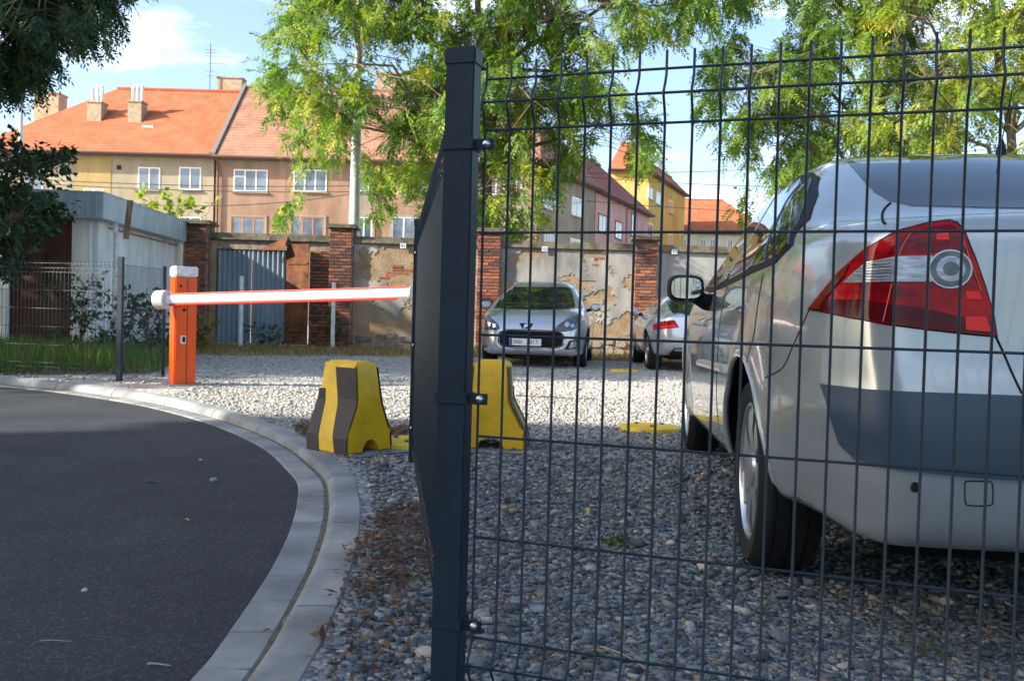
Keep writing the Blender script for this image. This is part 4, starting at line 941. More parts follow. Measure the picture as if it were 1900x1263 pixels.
for wy in (0, 2.468):
    for s_ in (-1, 1): wheel(coupe, 'wheel', s_ * .80, wy, .322, .22, s_, M['rim'], M['tyre'], 6, rim_r=.228)
MB().box((-.6, -.55, .2), (.6, 3.0, .27)).box((-.57, -.4, .27), (.57, .4, .6)).box((-.57, 2.1, .27), (.57, 2.85, .6)).build('underbody', M['under'], coupe)
rwp = [cb.cast_px(x, y) for x, y in ((1252,584),(1243.7,575),(1237,561))]
rl = [(p.x, p.z) for p in rwp if p]
if len(rl) == 3:
    half_ = [(0, rl[0][1] - .01)] + rl + [(rl[2][0] * .85, rl[2][1] + .045), (0, rl[2][1] + .06)]
    cb.patch('rear_window', half_ + [(-x, z) for x, z in reversed(half_[1:-1])], M['glass'], coupe, proj='+y', off=.004)
cb.patch('side_window', [(1194,585.7),(1205.4,566.5),(1219,558.5),(1221.5,572),(1218,582)], M['glass'], coupe, off=.004, mirror=True)
tl2 = cb.patch('tail_lamp', [(1210.6,603),(1226.3,596),(1252,593.7),(1260.4,607.6),(1226.3,611),(1213,611.8)], M['redlens'], coupe, off=.006, mirror=True)
a, b = cb.patch('lamp_lens', [(1226,605),(1252,602),(1258,607),(1228,609.5)], M['redbright'], tl2[0], off=.009, mirror=True, skirt=.002); b.parent = tl2[1]
cb.patch('diffuser', [(-.62, .30), (-.56, .40), (.56, .40), (.62, .30), (.5, .27), (-.5, .27)], M['black_trim'], coupe, proj='+y', off=.01)
for s_ in (-1, 1):
    m_ = MB(); vs_ = []
    for t_, a_, b_ in ((-.05, .05, .035), (-.02, .10, .065), (.03, .10, .065), (.08, .05, .04)):
        for k in range(12):
            an = 6.2832 * k / 12; vs_.append((s_ * .98 + a_ * math.cos(an), 1.62 + t_, .975 + b_ * math.sin(an)))
    m_.add(vs_, [(i * 12 + k, i * 12 + (k + 1) % 12, (i + 1) * 12 + (k + 1) % 12, (i + 1) * 12 + k) for i in range(3) for k in range(12)] + [tuple(range(12)), tuple(range(36, 48))])
    mo_ = m_.build('door_mirror', M['silver'], coupe, smooth=True)
    MB().tube([(s_ * .92, 1.62, .95), (s_ * .78, 1.63, .93)], .03, 8).build('mirror_arm', M['black_trim'], mo_, smooth=True)
# ================================================================== HUT
M['hutwhite'] = mat('hut_white_paint', (.80, .82, .83), .6, noise=.14, scale=3, bump=.1, bscale=40, bdist=.004, stretch=(1, 1, .3))
M['fascia'] = mat('blue_white_fascia', (.42, .52, .58), .5, noise=.18, scale=2.5, stretch=(1, 1, .4))
M['door_brown'] = mat('brown_door', (.065, .022, .018), .6, noise=.3, scale=4, stretch=(1, 1, .25))
M['dark_opening'] = mat('dark_interior', (.012, .012, .013), .8)
M['oldwood'] = mat('old_wood', (.33, .235, .155), .85, noise=.4, scale=5, bump=.4, bscale=40, stretch=(4, 4, .6))
hut = thing('hut', 'low white sheet-metal hut with a pale blue roof fascia and brown doors', 'hut', (0, 0, 0))
HC = depth(184, 640, 16.0); HF = depth(343, 560, 21.0)
hx = Vector((HF.x - HC.x, HF.y - HC.y, 0)).normalized(); hang = math.atan2(hx.y, hx.x)    # right side wall runs along hx
hut.location = (HC.x, HC.y, 0); hut.rotation_euler = (0, 0, hang); 
# local x along the side wall (away from us), local y to the hut's left (front wall along +y)
HL, HWd, HH = 5.6, 6.0, 2.35
side_w = MB().box((0.35, 0.22, .0), (HL, .30, HH)).build('side_wall', M['hutwhite'], hut)
for i in range(5): MB().box((.36 + i * 1.3, .19, .0), (.42 + i * 1.3, .22, HH)).build('wall_batten', M['hutwhite'], hut)
MB().box((.9, .195, HH - .10), (HL - .6, .219, HH - .07)).build('cable_duct', M['oldwood'], hut)
corrugated(0, 1, 0, 1, .1, .02)
def front(y0, y1, z0, z1, m, nm, x=.30, th=.06, par=hut): return MB().box((x, y0, z0), (x + th, y1, z1)).build(nm, m, par)
front(.30, .62, 0, HH, M['hutwhite'], 'corner_panel'); front(1.72, HWd, 0, .80, M['hutwhite'], 'lower_wall'); front(1.72, 1.98, .80, HH, M['hutwhite'], 'wall_panel'); front(3.0, HWd, .80, HH, M['hutwhite'], 'wall_panel'); front(1.98, 3.0, 1.9, HH, M['hutwhite'], 'wall_panel')
for i in range(28): MB().box((.285, 1.75 + i * .15, .02), (.30, 1.80 + i * .15, .78)).build('siding_rib', M['hutwhite'], hut)
front(.62, 1.17, .03, HH - .2, M['door_brown'], 'door', x=.36); front(1.18, 1.72, .03, HH - .2, M['door_brown'], 'door', x=.36); front(.62, 1.72, HH - .2, HH, M['door_brown'], 'door_head', x=.36)
front(1.05, 1.12, .9, 1.75, M['dark_opening'], 'door_glass', x=.352, th=.01)
front(1.98, 3.0, .80, 1.9, M['dark_opening'], 'window', x=.40)
for i in range(7): MB().tube([(.36, 2.06 + i * .14, .82), (.36, 2.06 + i * .14, 1.88)], .010, 6).build('window_bar', M['whitepaint'], hut)
MB().box((.24, 1.9, .76), (.40, 3.1, .80)).build('window_sill', M['hutwhite'], hut)
MB().box((.3, .25, -.02), (HL, HWd, .03)).box((HL - .08, .3, .0), (HL, HWd, HH)).box((.5, HWd - .06, .0), (HL - .1, HWd, HH)).build('floor_and_back', M['hutwhite'], hut)
roof_ = MB().box((-.02, -.02, HH), (HL + .02, HWd + .1, HH + .05)).build('roof', M['fascia'], hut)
MB().box((-.05, -.05, HH + .0), (-.02, HWd + .1, HH + .44)).build('front_fascia', M['fascia'], roof_)
MB().box((-.02, -.05, HH + .0), (HL + .05, -.02, HH + .44)).build('side_fascia', M['fascia'], roof_)
MB().box((-.06, -.06, HH + .44), (HL + .06, HWd + .1, HH + .47)).build('roof_edge', M['fascia'], roof_)
for i in range(40): MB().box((-.062, .06 + i * .15, HH + .03), (-.05, .10 + i * .15, HH + .40)).build('fascia_rib', M['fascia'], roof_)
pole = thing('plank_on_pole', 'weathered brown plank fixed to a thin white pole at the hut corner', 'pole', (*depth(211, 640, 15.2).xy, 0))
MB().tube([(0, 0, -.02), (0, 0, 2.2)], .035, 8).build('pole', M['whitepaint'], pole, smooth=True)
MB().box((-.05, -.06, 1.95), (.05, -.035, 2.60), rotm('Y', .10)).build('plank', M['oldwood'], pole, bevel=.004)

# ================================================================== HOUSES
M['rooforange'] = mat('orange_tiles', (.32, .095, .045), .85, col2=(.39, .135, .07), scale=1.3, spec=.2, bump=.4, bscale=9, bdist=.03)
M['roofdull'] = mat('weathered_tiles', (.23, .115, .08), .9, col2=(.32, .18, .125), scale=1.0, spec=.15, bump=.4, bscale=9, bdist=.03)
M['roofmaroon'] = mat('maroon_tiles', (.20, .07, .065), .85, col2=(.30, .12, .10), scale=1.2, spec=.15)
def stucco(n, c, var=.12): return mat(n, c, .9, noise=var + .06, scale=.9, stretch=(1, 1, .35), detail=9, bump=.15, bscale=25, bdist=.01, spec=.12)
M['beige'] = stucco('beige_stucco', (.31, .262, .185)); M['beigey'] = stucco('yellowish_stucco', (.36, .265, .12)); M['brownpink'] = stucco('brown_pink_stucco', (.27, .17, .12), .2)
M['greytan'] = stucco('grey_tan_stucco', (.26, .215, .165)); M['pink'] = stucco('pink_stucco', (.46, .28, .25)); M['yellow'] = stucco('yellow_stucco', (.48, .33, .11)); M['orangew'] = stucco('orange_stucco', (.55, .27, .07)); M['cream'] = stucco('cream_stucco', (.62, .57, .44))
M['winwhite'] = mat('white_window_frame', (.78, .78, .76), .5); M['winwood'] = mat('orange_window_frame', (.42, .15, .04), .5); M['winred'] = mat('maroon_trim', (.20, .06, .05), .6)
M['pane'] = mat('window_pane', (.10, .13, .17), .05, spec=.9, coat=.6, noise=.5, scale=.8)
M['gutter'] = mat('copper_gutter', (.12, .06, .045), .6); M['chim'] = mat('chimney_brick', (.34, .27, .185), .9, noise=.2, scale=4, bump=.3, bscale=20); M['flue'] = mat('steel_flue', (.6, .6, .58), .4, .5)
class House:
    def __init__(s, name, label, a, b, dep, eave, ridge, wall_m, roof_m, over=.6, hip0=0, hip1=0, base=0.0, cat='house', courses=26):
        """a, b: ground points of the facade's ends, left to right as seen from the street"""
        s.a, s.b = Vector((a[0], a[1], 0)), Vector((b[0], b[1], 0)); d = s.b - s.a; s.L = d.length; s.ang = math.atan2(d.y, d.x); s.eave = eave
        s.r = thing(name, label, cat, (a[0], a[1], 0), s.ang); s.n = Vector((d.y, -d.x, 0)).normalized()
        MB().box((0, 0, base), (s.L, dep, eave)).build('wall', wall_m, s.r)
        m = MB(); n = courses; h = ridge - eave; half = dep / 2 + over
        for k in range(n):                                            # stepped tile courses, front and back
            t0, t1 = k / n, (k + 1) / n; st = .045
            for sg in (0, 1):
                y0, y1 = (-over + half * t0, -over + half * t1) if sg == 0 else (dep + over - half * t0, dep + over - half * t1)
                x00, x01 = -.1 + hip0 * t0, s.L + .1 - hip1 * t0; x10, x11 = -.1 + hip0 * t1, s.L + .1 - hip1 * t1
                z0, z1 = eave + h * t0 + st, eave + h * t1
                m.quad((x00, y0, z0), (x01, y0, z0), (x11, y1, z1 + st * .3), (x10, y1, z1 + st * .3)); m.quad((x00, y0, z0 - st * .75), (x01, y0, z0 - st * .75), (x01, y0, z0), (x00, y0, z0))
        for x_, hp in ((-.1, hip0), (s.L + .1, -hip1)):               # gable or hip ends
            e0, e1, tp = (x_, -over, eave + .03), (x_, dep + over, eave + .03), (x_ + hp, dep / 2, ridge + .03)
            m.quad(e0, e1, tp)
        s.roof = m.build('roof', roof_m, s.r)
        MB().box((hip0 - .1, dep / 2 - .12, ridge - .02), (s.L - hip1 + .1, dep / 2 + .12, ridge + .12)).build('ridge', roof_m, s.roof)
        MB().box((-.1, -over + .02, eave - .14), (s.L + .1, 0.0, eave - .02)).build('soffit', M['gutter'], s.roof)
        MB().tube([(-.1, -over - .06, eave - .02), (s.L + .1, -over - .06, eave - .02)], .085, 8).build('rain_gutter', M['gutter'], s.roof)
    def loc(s, px, py):
        p = plane_hit(px, py, s.a, s.n) - s.a; d = (s.b - s.a).normalized(); return p.dot(d), p.z
    def win(s, x0, x1, z0, z1, fm, cols=2, transom=False, recess=.10, trim=None):
        w = MB(); t = .07
        w.box((x0, -.03, z0), (x1, .05, z0 + t)).box((x0, -.03, z1 - t), (x1, .05, z1))
        for i in range(cols + 1):
            xx = x0 + (x1 - x0 - t) * i / cols; w.box((xx, -.032, z0 + t), (xx + t, .05, z1 - t))
        if transom: w.box((x0 + t, -.028, z0 + (z1 - z0) * .66), (x0 + (x1 - x0) / cols, .05, z0 + (z1 - z0) * .66 + .06))
        f = w.build('window', fm, s.r)
        for i in range(cols):
            xa = x0 + (x1 - x0 - t) * i / cols + t; xb = x0 + (x1 - x0 - t) * (i + 1) / cols
            MB().quad((xa, -.012, z0 + t), (xb, -.012, z0 + t), (xb, -.012, z1 - t), (xa, -.012, z1 - t)).build('pane', M['pane'], f)
        MB().box((x0 - .08, -.12, z0 - .08), (x1 + .08, -.001, z0)).build('sill', trim or M['greytan'], f)
        if trim: MB().box((x0 - .12, -.06, z0), (x0, -.001, z1 + .12)).box((x1, -.06, z0), (x1 + .12, -.001, z1 + .12)).box((x0, -.06, z1), (x1, -.001, z1 + .12)).build('surround', trim, f)
    def win_px(s, xa, ya, xb, yb, fm, cols=2, **k):
        x0, z1 = s.loc(xa, ya); x1, z0 = s.loc(xb, yb); s.win(min(x0, x1), max(x0, x1), z0, z1, fm, cols, **k)
    def panel_px(s, xa, ya, xb, yb, m, nm='wall_field'):
        x0, z1 = s.loc(xa, ya); x1, z0 = s.loc(xb, yb); MB().box((x0, -.02, max(z0, 0)), (x1, .0, z1)).build(nm, m, s.r)
    def chimney(s, px0, py0, px1, py1, yd, m=None, pipes=0, w=.7, down=2.0):
        a_, b_ = depth(px0, py0, s.a.y + yd), depth(px1, py1, s.a.y + yd); R_ = Matrix.Rotation(-s.ang, 3, 'Z')
        la, lb = R_ @ (a_ - s.a), R_ @ (b_ - s.a); c = MB().box((la.x, yd - w / 2, lb.z - down), (lb.x, yd + w / 2, la.z)).build('chimney', m or M['chim'], s.roof)
        MB().box((la.x - .06, yd - w / 2 - .06, la.z), (lb.x + .06, yd + w / 2 + .06, la.z + .1)).build('chimney_cap', M['chim'], c)
        for i in range(pipes):
            x = la.x + (lb.x - la.x) * (i + .5) / pipes; MB().tube([(x, yd, la.z + .05), (x, yd, la.z + 1.15)], .10, 8).build('flue', M['flue'], c, smooth=True)
HY = 55.0
X = lambda px, py=290, y=HY: depth(px, py, y).x
A_ = House('house', 'beige house with a bright orange hipped tile roof and tall chimneys', (X(-45), HY), (X(399) - .05, HY), 11, 10.05, 15.25, M['beige'], M['rooforange'], hip0=6.2)
A_.win_px(257, 310, 297, 353, M['winwhite']); A_.win_px(333, 310, 373, 353, M['winwhite']); A_.win_px(155, 350, 192, 392, M['winwhite']); A_.win_px(40, 312, 80, 354, M['winwhite'])
A_.panel_px(143, 289.5, 204, 460, M['beigey'])
A_.win_px(257, 402, 297, 446, M['winwhite']); A_.win_px(333, 402, 373, 446, M['winwhite'])
for px in (123, 221):
    x, z = A_.loc(px, 311); MB().box((x - .13, -.03, z - .13), (x + .13, -.001, z + .13)).build('vent', M['dark_opening'], A_.r)
A_.chimney(168, 193, 193, 238, 2.6, pipes=3, w=.9); A_.chimney(243, 192, 267, 238, 2.6, pipes=3, w=.9); A_.chimney(407, 148, 452, 172, 6.2, w=.9); A_.chimney(72, 177, 116, 225, 7.5, w=1.2, down=4)
for px in (148, 278): 
    c = depth(px, 231, HY + 2.0); l = Matrix.Rotation(-A_.ang, 3, 'Z') @ (c - A_.a); MB().box((l.x - .35, l.y - .3, l.z - .25), (l.x + .35, l.y + .3, l.z - .13), ).build('skylight', M['flue'], A_.roof)
for px in (231, 292, 322, 354, 384):
    c = depth(px, 182, HY + 5.0); l = Matrix.Rotation(-A_.ang, 3, 'Z') @ (c - A_.a); MB().box((l.x - .15, l.y - .12, l.z - .15), (l.x + .15, l.y + .12, l.z + .1)).build('vent_tile', M['winred'], A_.roof)
an = depth(389, 172, HY + 5.5); at_ = depth(391, 80, HY + 5.5)
ant = thing('roof_aerial', 'thin television aerial mast on the ridge of the orange roof', 'aerial', (an.x, an.y, an.z - .6))
MB().tube([(0, 0, 0), (0, 0, at_.z - an.z + .6)], .035, 6).build('mast', M['gutter'], ant)
for z, w_ in ((1.7, .25), (2.0, .3), (3.0, .3), (3.2, .35), (3.4, .3)): MB().tube([(-w_, 0, z), (w_, 0, z)], .014, 5).build('rod', M['gutter'], ant)
MB().tube([(-.1, 0, 2.5), (1.1, 0, 2.5)], .016, 5).build('rod', M['gutter'], ant)
B_ = House('house', 'brown-pink terraced house with weathered tile roof behind the lamp post', (X(400) + .05, HY + .0), (1.3, HY), 11, 10.0, 15.6, M['brownpink'], M['roofdull'])
for xa, xb in ((434, 496), (545, 606), (664, 722), (778, 838)): B_.win_px(xa, 314, xb, 357, M['winwhite'], 3, transom=True)
for xa, xb, fm in ((430, 491, M['winwood']), (541, 601, M['winwood']), (660, 690, M['winwhite']), (728, 770, M['winwhite']), (800, 850, M['winwhite'])): B_.win_px(xa, 402, xb, 446, fm, 3 if fm is M['winwood'] else 2, trim=M['greytan'])
for xa, xb in ((905, 936), (950, 968)): B_.win_px(xa, 316, xb, 362, M['winwhite'], 2); B_.win_px(xa, 412, xb, 456, M['winwhite'], 2)
B_.panel_px(664, 357, 690, 400, M['greytan']); B_.panel_px(860, 297, 973, 470, M['greytan'])
B_.panel_px(402, 289.5, 640, 312, M['greytan'])
MB().tube([(.15, -.5, 9.95), (.15, -.15, 9.5), (.15, -.12, 0)], .07, 8).build('downpipe', M['gutter'], B_.r)
MB().tube([(9.7, -.10, 9.6), (9.7, -.10, 0)], .05, 8).build('downpipe', M['gutter'], B_.r)
B_.chimney(567, 148, 598, 172, 6.0, m=M['brick'][2], w=.9); B_.chimney(700, 140, 760, 178, 6.0, w=.9)
MB().box((-.28, -.55, 10.05), (-.0, 0, 10.2)).build('verge', M['gutter'], B_.roof)
vb = MB(); vb.add([(-.12, -.6, 10.06), (.10, -.6, 10.06), (.10, 5.5, 15.7), (-.12, 5.5, 15.7), (-.12, -.6, 10.18), (.10, -.6, 10.18), (.10, 5.5, 15.82), (-.12, 5.5, 15.82)], [(0, 3, 2, 1), (4, 5, 6, 7), (0, 1, 5, 4), (1, 2, 6, 5), (2, 3, 7, 6), (3, 0, 4, 7)]); vb.build('verge', mat('grey_verge', (.14, .13, .125), .8), B_.roof)
C_ = House('house', 'grey-brown house with a steep roof turning the corner into the side street', (1.45, HY + .1), (5.5, 63.5), 9, 9.95, 15.0, M['greytan'], M['roofdull'], over=.5)
C_.win_px(1061, 364, 1080, 405, M['winwhite'], 2); C_.win_px(1008, 345, 1030, 392, M['winwhite'], 2); C_.win_px(1010, 428, 1030, 462, M['winwhite'], 2); C_.win_px(1058, 441, 1078, 470, M['winwhite'], 2)
D_ = House('house', 'pink house with maroon window surrounds in the side street', (5.6, 63.8), (11.4, 78), 9, 9.9, 14.3, M['pink'], M['roofmaroon'], over=.5)
D_.win_px(1111, 398, 1124, 433, M['winwhite'], 2, trim=M['winred']); D_.win_px(1142, 411, 1153, 445, M['winwhite'], 2, trim=M['winred']); D_.win_px(1172, 397, 1180, 440, M['winwhite'], 2, trim=M['winred'])
x_, _ = D_.loc(1163, 420); MB().box((x_ - .3, -.04, 0), (x_ + .1, -.001, 9.7)).build('pilaster', M['winred'], D_.r)
D_.chimney(1148, 340, 1152, 365, 3.0, w=.5)
E_ = House('house', 'tall yellow corner house with an orange tile roof beyond the pink house', (8.6, 85.0), (12.35, 84.6), 12, 14.9, 18.5, M['yellow'], M['rooforange'], over=.5, hip0=1.2, hip1=1.5, courses=14)
F_ = House('house', 'yellow and orange block stepping down the side street', (12.45, 84.7), (18.4, 99), 3.2, 14.6, 16.6, M['yellow'], M['rooforange'], over=.5, courses=8)
F_.win_px(1202, 346, 1211, 372, M['winwhite'], 2); F_.win_px(1218, 355, 1225, 382, M['winwhite'], 2); F_.panel_px(1235, 358, 1258, 480, M['orangew']); F_.win_px(1241, 370, 1248, 398, M['winwhite'], 2); F_.win_px(1201, 412, 1210, 440, M['winwhite'], 2); F_.win_px(1240, 432, 1247, 458, M['winwhite'], 2)
G_ = House('house', 'far cream house under a broad orange tile roof', (18.6, 101), (28.6, 101), 10, 10.9, 15.2, M['cream'], M['rooforange'], hip0=.5, hip1=4.5, courses=14)
for xa in (1264, 1300, 1318, 1350): G_.win_px(xa, 443, xa + 9, 466, M['winwhite'], 2)
G_.panel_px(1258, 429, 1400, 438, mat('green_band', (.28, .36, .18), .8), 'green_band'); G_.chimney(1352, 402, 1362, 416, 5, m=M['brick'][1], w=.8)
# lamp post and overhead cables
M['galv'] = mat('galvanised_grey', (.48, .52, .53), .5, .2, noise=.1, scale=3)
lp = depth(657, 430, 27.0)
lamp = thing('lamp_post', 'tall tapered light grey steel lamp post behind the boundary wall', 'lamp post', (lp.x, lp.y, 0))
MB().tube([(0, 0, -.05), (0, 0, 1.2), (0, 0, 5), (0, 0, 10.4)], [.185, .175, .15, .10], 16).build('pole', M['galv'], lamp, smooth=True)
MB().tube([(0, 0, 10.3), (.0, -.3, 10.75), (0, -1.3, 10.95)], [.05, .045, .04], 10).build('arm', M['galv'], lamp, smooth=True)
MB().lathe([(.02, -.08), (.16, -.06), (.18, .0), (.12, .08), (.03, .11)], 16, tr(0, -1.55, 10.95) @ Matrix.Diagonal((.8, 2.0, .7, 1))).build('lamp_head', M['galv'], lamp, smooth=True)
for z in (2.2, 3.0): MB().lathe([(.165, -.05), (.165, .05)], 16, tr(0, 0, z)).build('collar', M['galv'], lamp)
fp = depth(38, 300, 30); fpole = MB().tube([(0, 0, -.05), (0, 0, 9.0)], [.085, .06], 12).build('utility_pole', M['galv'], None, smooth=True, loc=(fp.x, fp.y, 0)); tag(fpole, 'slim grey utility pole rising behind the hut under the dark tree', 'pole')
M['cable'] = mat('cable', (.03, .03, .03), .6)
for i, (xa, ya, xb, yb, y, lb) in enumerate(((-60, 324, 1000, 331, 46, 'upper thin black cable strung in front of the terraced houses'), (-60, 331, 1000, 344, 46.4, 'middle thin black cable strung in front of the terraced houses'), (180, 372, 700, 352, 45, 'low black cable slung from the hut to the lamp post'), (1080, 322, 1900, 268, 60, 'topmost cable crossing the sky beside the yellow house'), (1080, 328, 1900, 340, 62, 'middle cable crossing the sky beside the yellow house'), (1080, 372, 1900, 392, 62, 'lowest cable crossing the sky beside the yellow house'))):
    a_, b_ = depth(xa, ya, y), depth(xb, yb, y); pts = [a_.lerp(b_, t) - Vector((0, 0, .5 * 4 * t * (1 - t))) for t in np.linspace(0, 1, 14)]
    tag(MB().tube(pts, .022, 5).build('overhead_cable', M['cable']), lb, 'cable')
# unseen block added across the road, placed and sized to shade this corner
blk = thing('shade_block', 'unseen grey-tan block with windows, added across the road to cast shade', 'shade caster', (-26, -37.8, 0))
MB().box((0, 0, 0), (11, 35.5, 13.6)).build('wall', M['greytan'], blk)
MB().box((-.4, -.4, 13.6), (11.4, 35.9, 13.95)).build('roof', M['gutter'], blk)
for j in range(4):
    for i in range(10): 
        w = MB().box((11.0, 1.6 + i * 3.4, 1.2 + j * 3.2), (11.04, 3.0 + i * 3.4, 2.8 + j * 3.2)).build('window', M['winwhite'], blk)
        MB().box((11.04, 1.7 + i * 3.4, 1.3 + j * 3.2), (11.05, 2.9 + i * 3.4, 2.7 + j * 3.2)).build('pane', M['pane'], w)
# ================================================================== BARRIER
M['orange'] = mat('barrier_orange', (.66, .07, .002), .35, spec=.5, coat=.3, noise=.05, scale=4)
M['white'] = mat('white_boom', (.80, .80, .78), .35, noise=.06, scale=3)
M['grey'] = mat('grey_plastic', (.42, .42, .41), .5, noise=.08, scale=20); M['redband'] = mat('red_band', (.62, .03, .015), .4)
bc = ground(322, 716); BR = .62
bar = thing('barrier_cabinet', 'bright orange drive barrier with white cap and white boom', 'barrier', (bc.x, bc.y, 0), BR)
# local: near corner at origin, right face along +x, left face along +y
MB().box((0, 0, -.01), (.225, .20, 1.135)).build('housing', M['orange'], bar, bevel=.012)
MB().box((.125, -.004, .02), (.129, .001, 1.12)).build('door_gap', M['seam'], bar)
MB().box((-.006, -.006, 1.137), (.231, .206, 1.245)).build('cap', M['whitepaint'], bar, bevel=.012)
MB().box((-.0085, .03, 1.165), (-.0045, .10, 1.215)).build('cap_vent', M['grey'], bar)
MB().lathe([(.013, 0), (.012, .006), (.0005, .007)], 14, tr(.055, 0, 1.04) @ rotm('X', math.pi / 2)).build('key_switch', M['black_trim'], bar, smooth=True)
MB().lathe([(.017, 0), (.015, .008), (.0005, .009)], 14, tr(.095, 0, .79) @ rotm('X', math.pi / 2)).build('lock', M['black_trim'], bar, smooth=True)
MB().box((.06, -.006, .44), (.115, .001, .525)).build('handle_plate', M['flue'], bar, bevel=.003)
MB().box((.078, -.010, .455), (.108, -.0055, .512)).build('handle', M['black_trim'], bar, bevel=.002)
MB().box((-.06, -.06, -.01), (.285, .26, .015)).build('base_plate', M['concrete'], bar)
bi = bar.matrix_basis.inverted() if False else (Matrix.Translation(bar.location) @ Matrix.Rotation(BR, 4, 'Z')).inverted()
hubw = depth(306, 556, bc.y - .07); tip = depth(762, 543, 8.55)
dirb = (tip - hubw).normalized(); sidev = Vector((-dirb.y, dirb.x, 0)).normalized()
hb0 = bi @ (hubw - dirb * .01)
fr = (bi.to_3x3() @ dirb).normalized(); 
MB().tube([hb0 - fr * .085, hb0 - fr * .08, hb0 + fr * .04], [.088, .098, .098], 24).build('hub', M['grey'], bar, smooth=True)
MB().tube([bi @ (hubw + Vector((.0, .0, 0))), bi @ (hubw + Vector((.10, .16, 0)))], .05, 12).build('axle', M['grey'], bar, smooth=True)
boom_m = MB(); P0, P1 = bi @ hubw, bi @ tip; n = 14; uz = Vector((0, 0, 1)); us = (bi.to_3x3() @ sidev)
ring = lambda P: [P + us * .030 * math.cos(6.2832 * k / n) + uz * .046 * math.copysign(abs(math.sin(6.2832 * k / n)) ** .8, math.sin(6.2832 * k / n)) for k in range(n)]
boom_m.add(ring(P0) + ring(P1), [(k, (k + 1) % n, (k + 1) % n + n, k + n) for k in range(n)] + [tuple(range(n)), tuple(range(n, 2 * n))])
boom = boom_m.build('boom', M['white'], bar, smooth=True)
for s_ in (1, -1):
    MB().tube([P0 + uz * s_ * .050 + fr * .06, P0.lerp(P1, .5) + uz * s_ * .050, P1 + uz * s_ * .050 - fr * (.02 if s_ > 0 else .14)], .0135, 8).build('red_strip', M['redband'], boom, smooth=True)
MB().tube([P1 - fr * .005, P1 + fr * .012, P1 + fr * .02], [.056, .056, .046], 20).build('boom_end', M['grey'], boom, smooth=True)
# ================================================================== LEFT FENCE
lpst = ground(221, 707)
fence_post('dark square fence post standing at the kerb between the hut and the barrier', lpst.x, lpst.y, math.pi - .22, top=1.34, clamps=True, side=1)
fence_panel('dark wire fence panel running along the kerb in front of the hut', (lpst.x - .05, lpst.y + .012, ZT), math.pi - .22, 51)
le = depth(304, 600, 10.7)
cl = thing('chain_link_fence', 'fine chain-link mesh between the kerb post and the orange barrier', 'fence', (lpst.x, lpst.y, 0), math.atan2(le.y - lpst.y, le.x - lpst.x))
cw = math.hypot(le.x - lpst.x, le.y - lpst.y); mm_ = MB(); p_ = .05; n = int(cw / p_)
for i in range(-24, n + 1):
    for sg in (1, -1):
        pts = []
        for (x, z) in ((i * p_, .08), (i * p_ + 1.18, 1.26)):
            pts.append((x, z))
        (xa, za), (xb, zb_) = pts
        if xa < .03: za += .03 - xa; xa = .03
        if xb > cw: zb_ -= xb - cw; xb = cw
        if xb <= xa: continue
        if sg < 0: xa, xb = cw + .03 - xa, cw + .03 - xb
        mm_.tube([(xa, .002 * sg, za), (xb, .002 * sg, zb_)], .0016, 4, cap=False)
kind(mm_.build('mesh', M['anth'], cl), 'stuff')
for z in (.08, .67, 1.26): MB().tube([(0, 0, z), (cw, 0, z)], .0022, 5).build('tension_wire', M['anth'], cl)
MB().tube([(cw, 0, -.02), (cw, 0, 1.3)], .02, 10).build('end_post', M['anth'], cl, smooth=True)
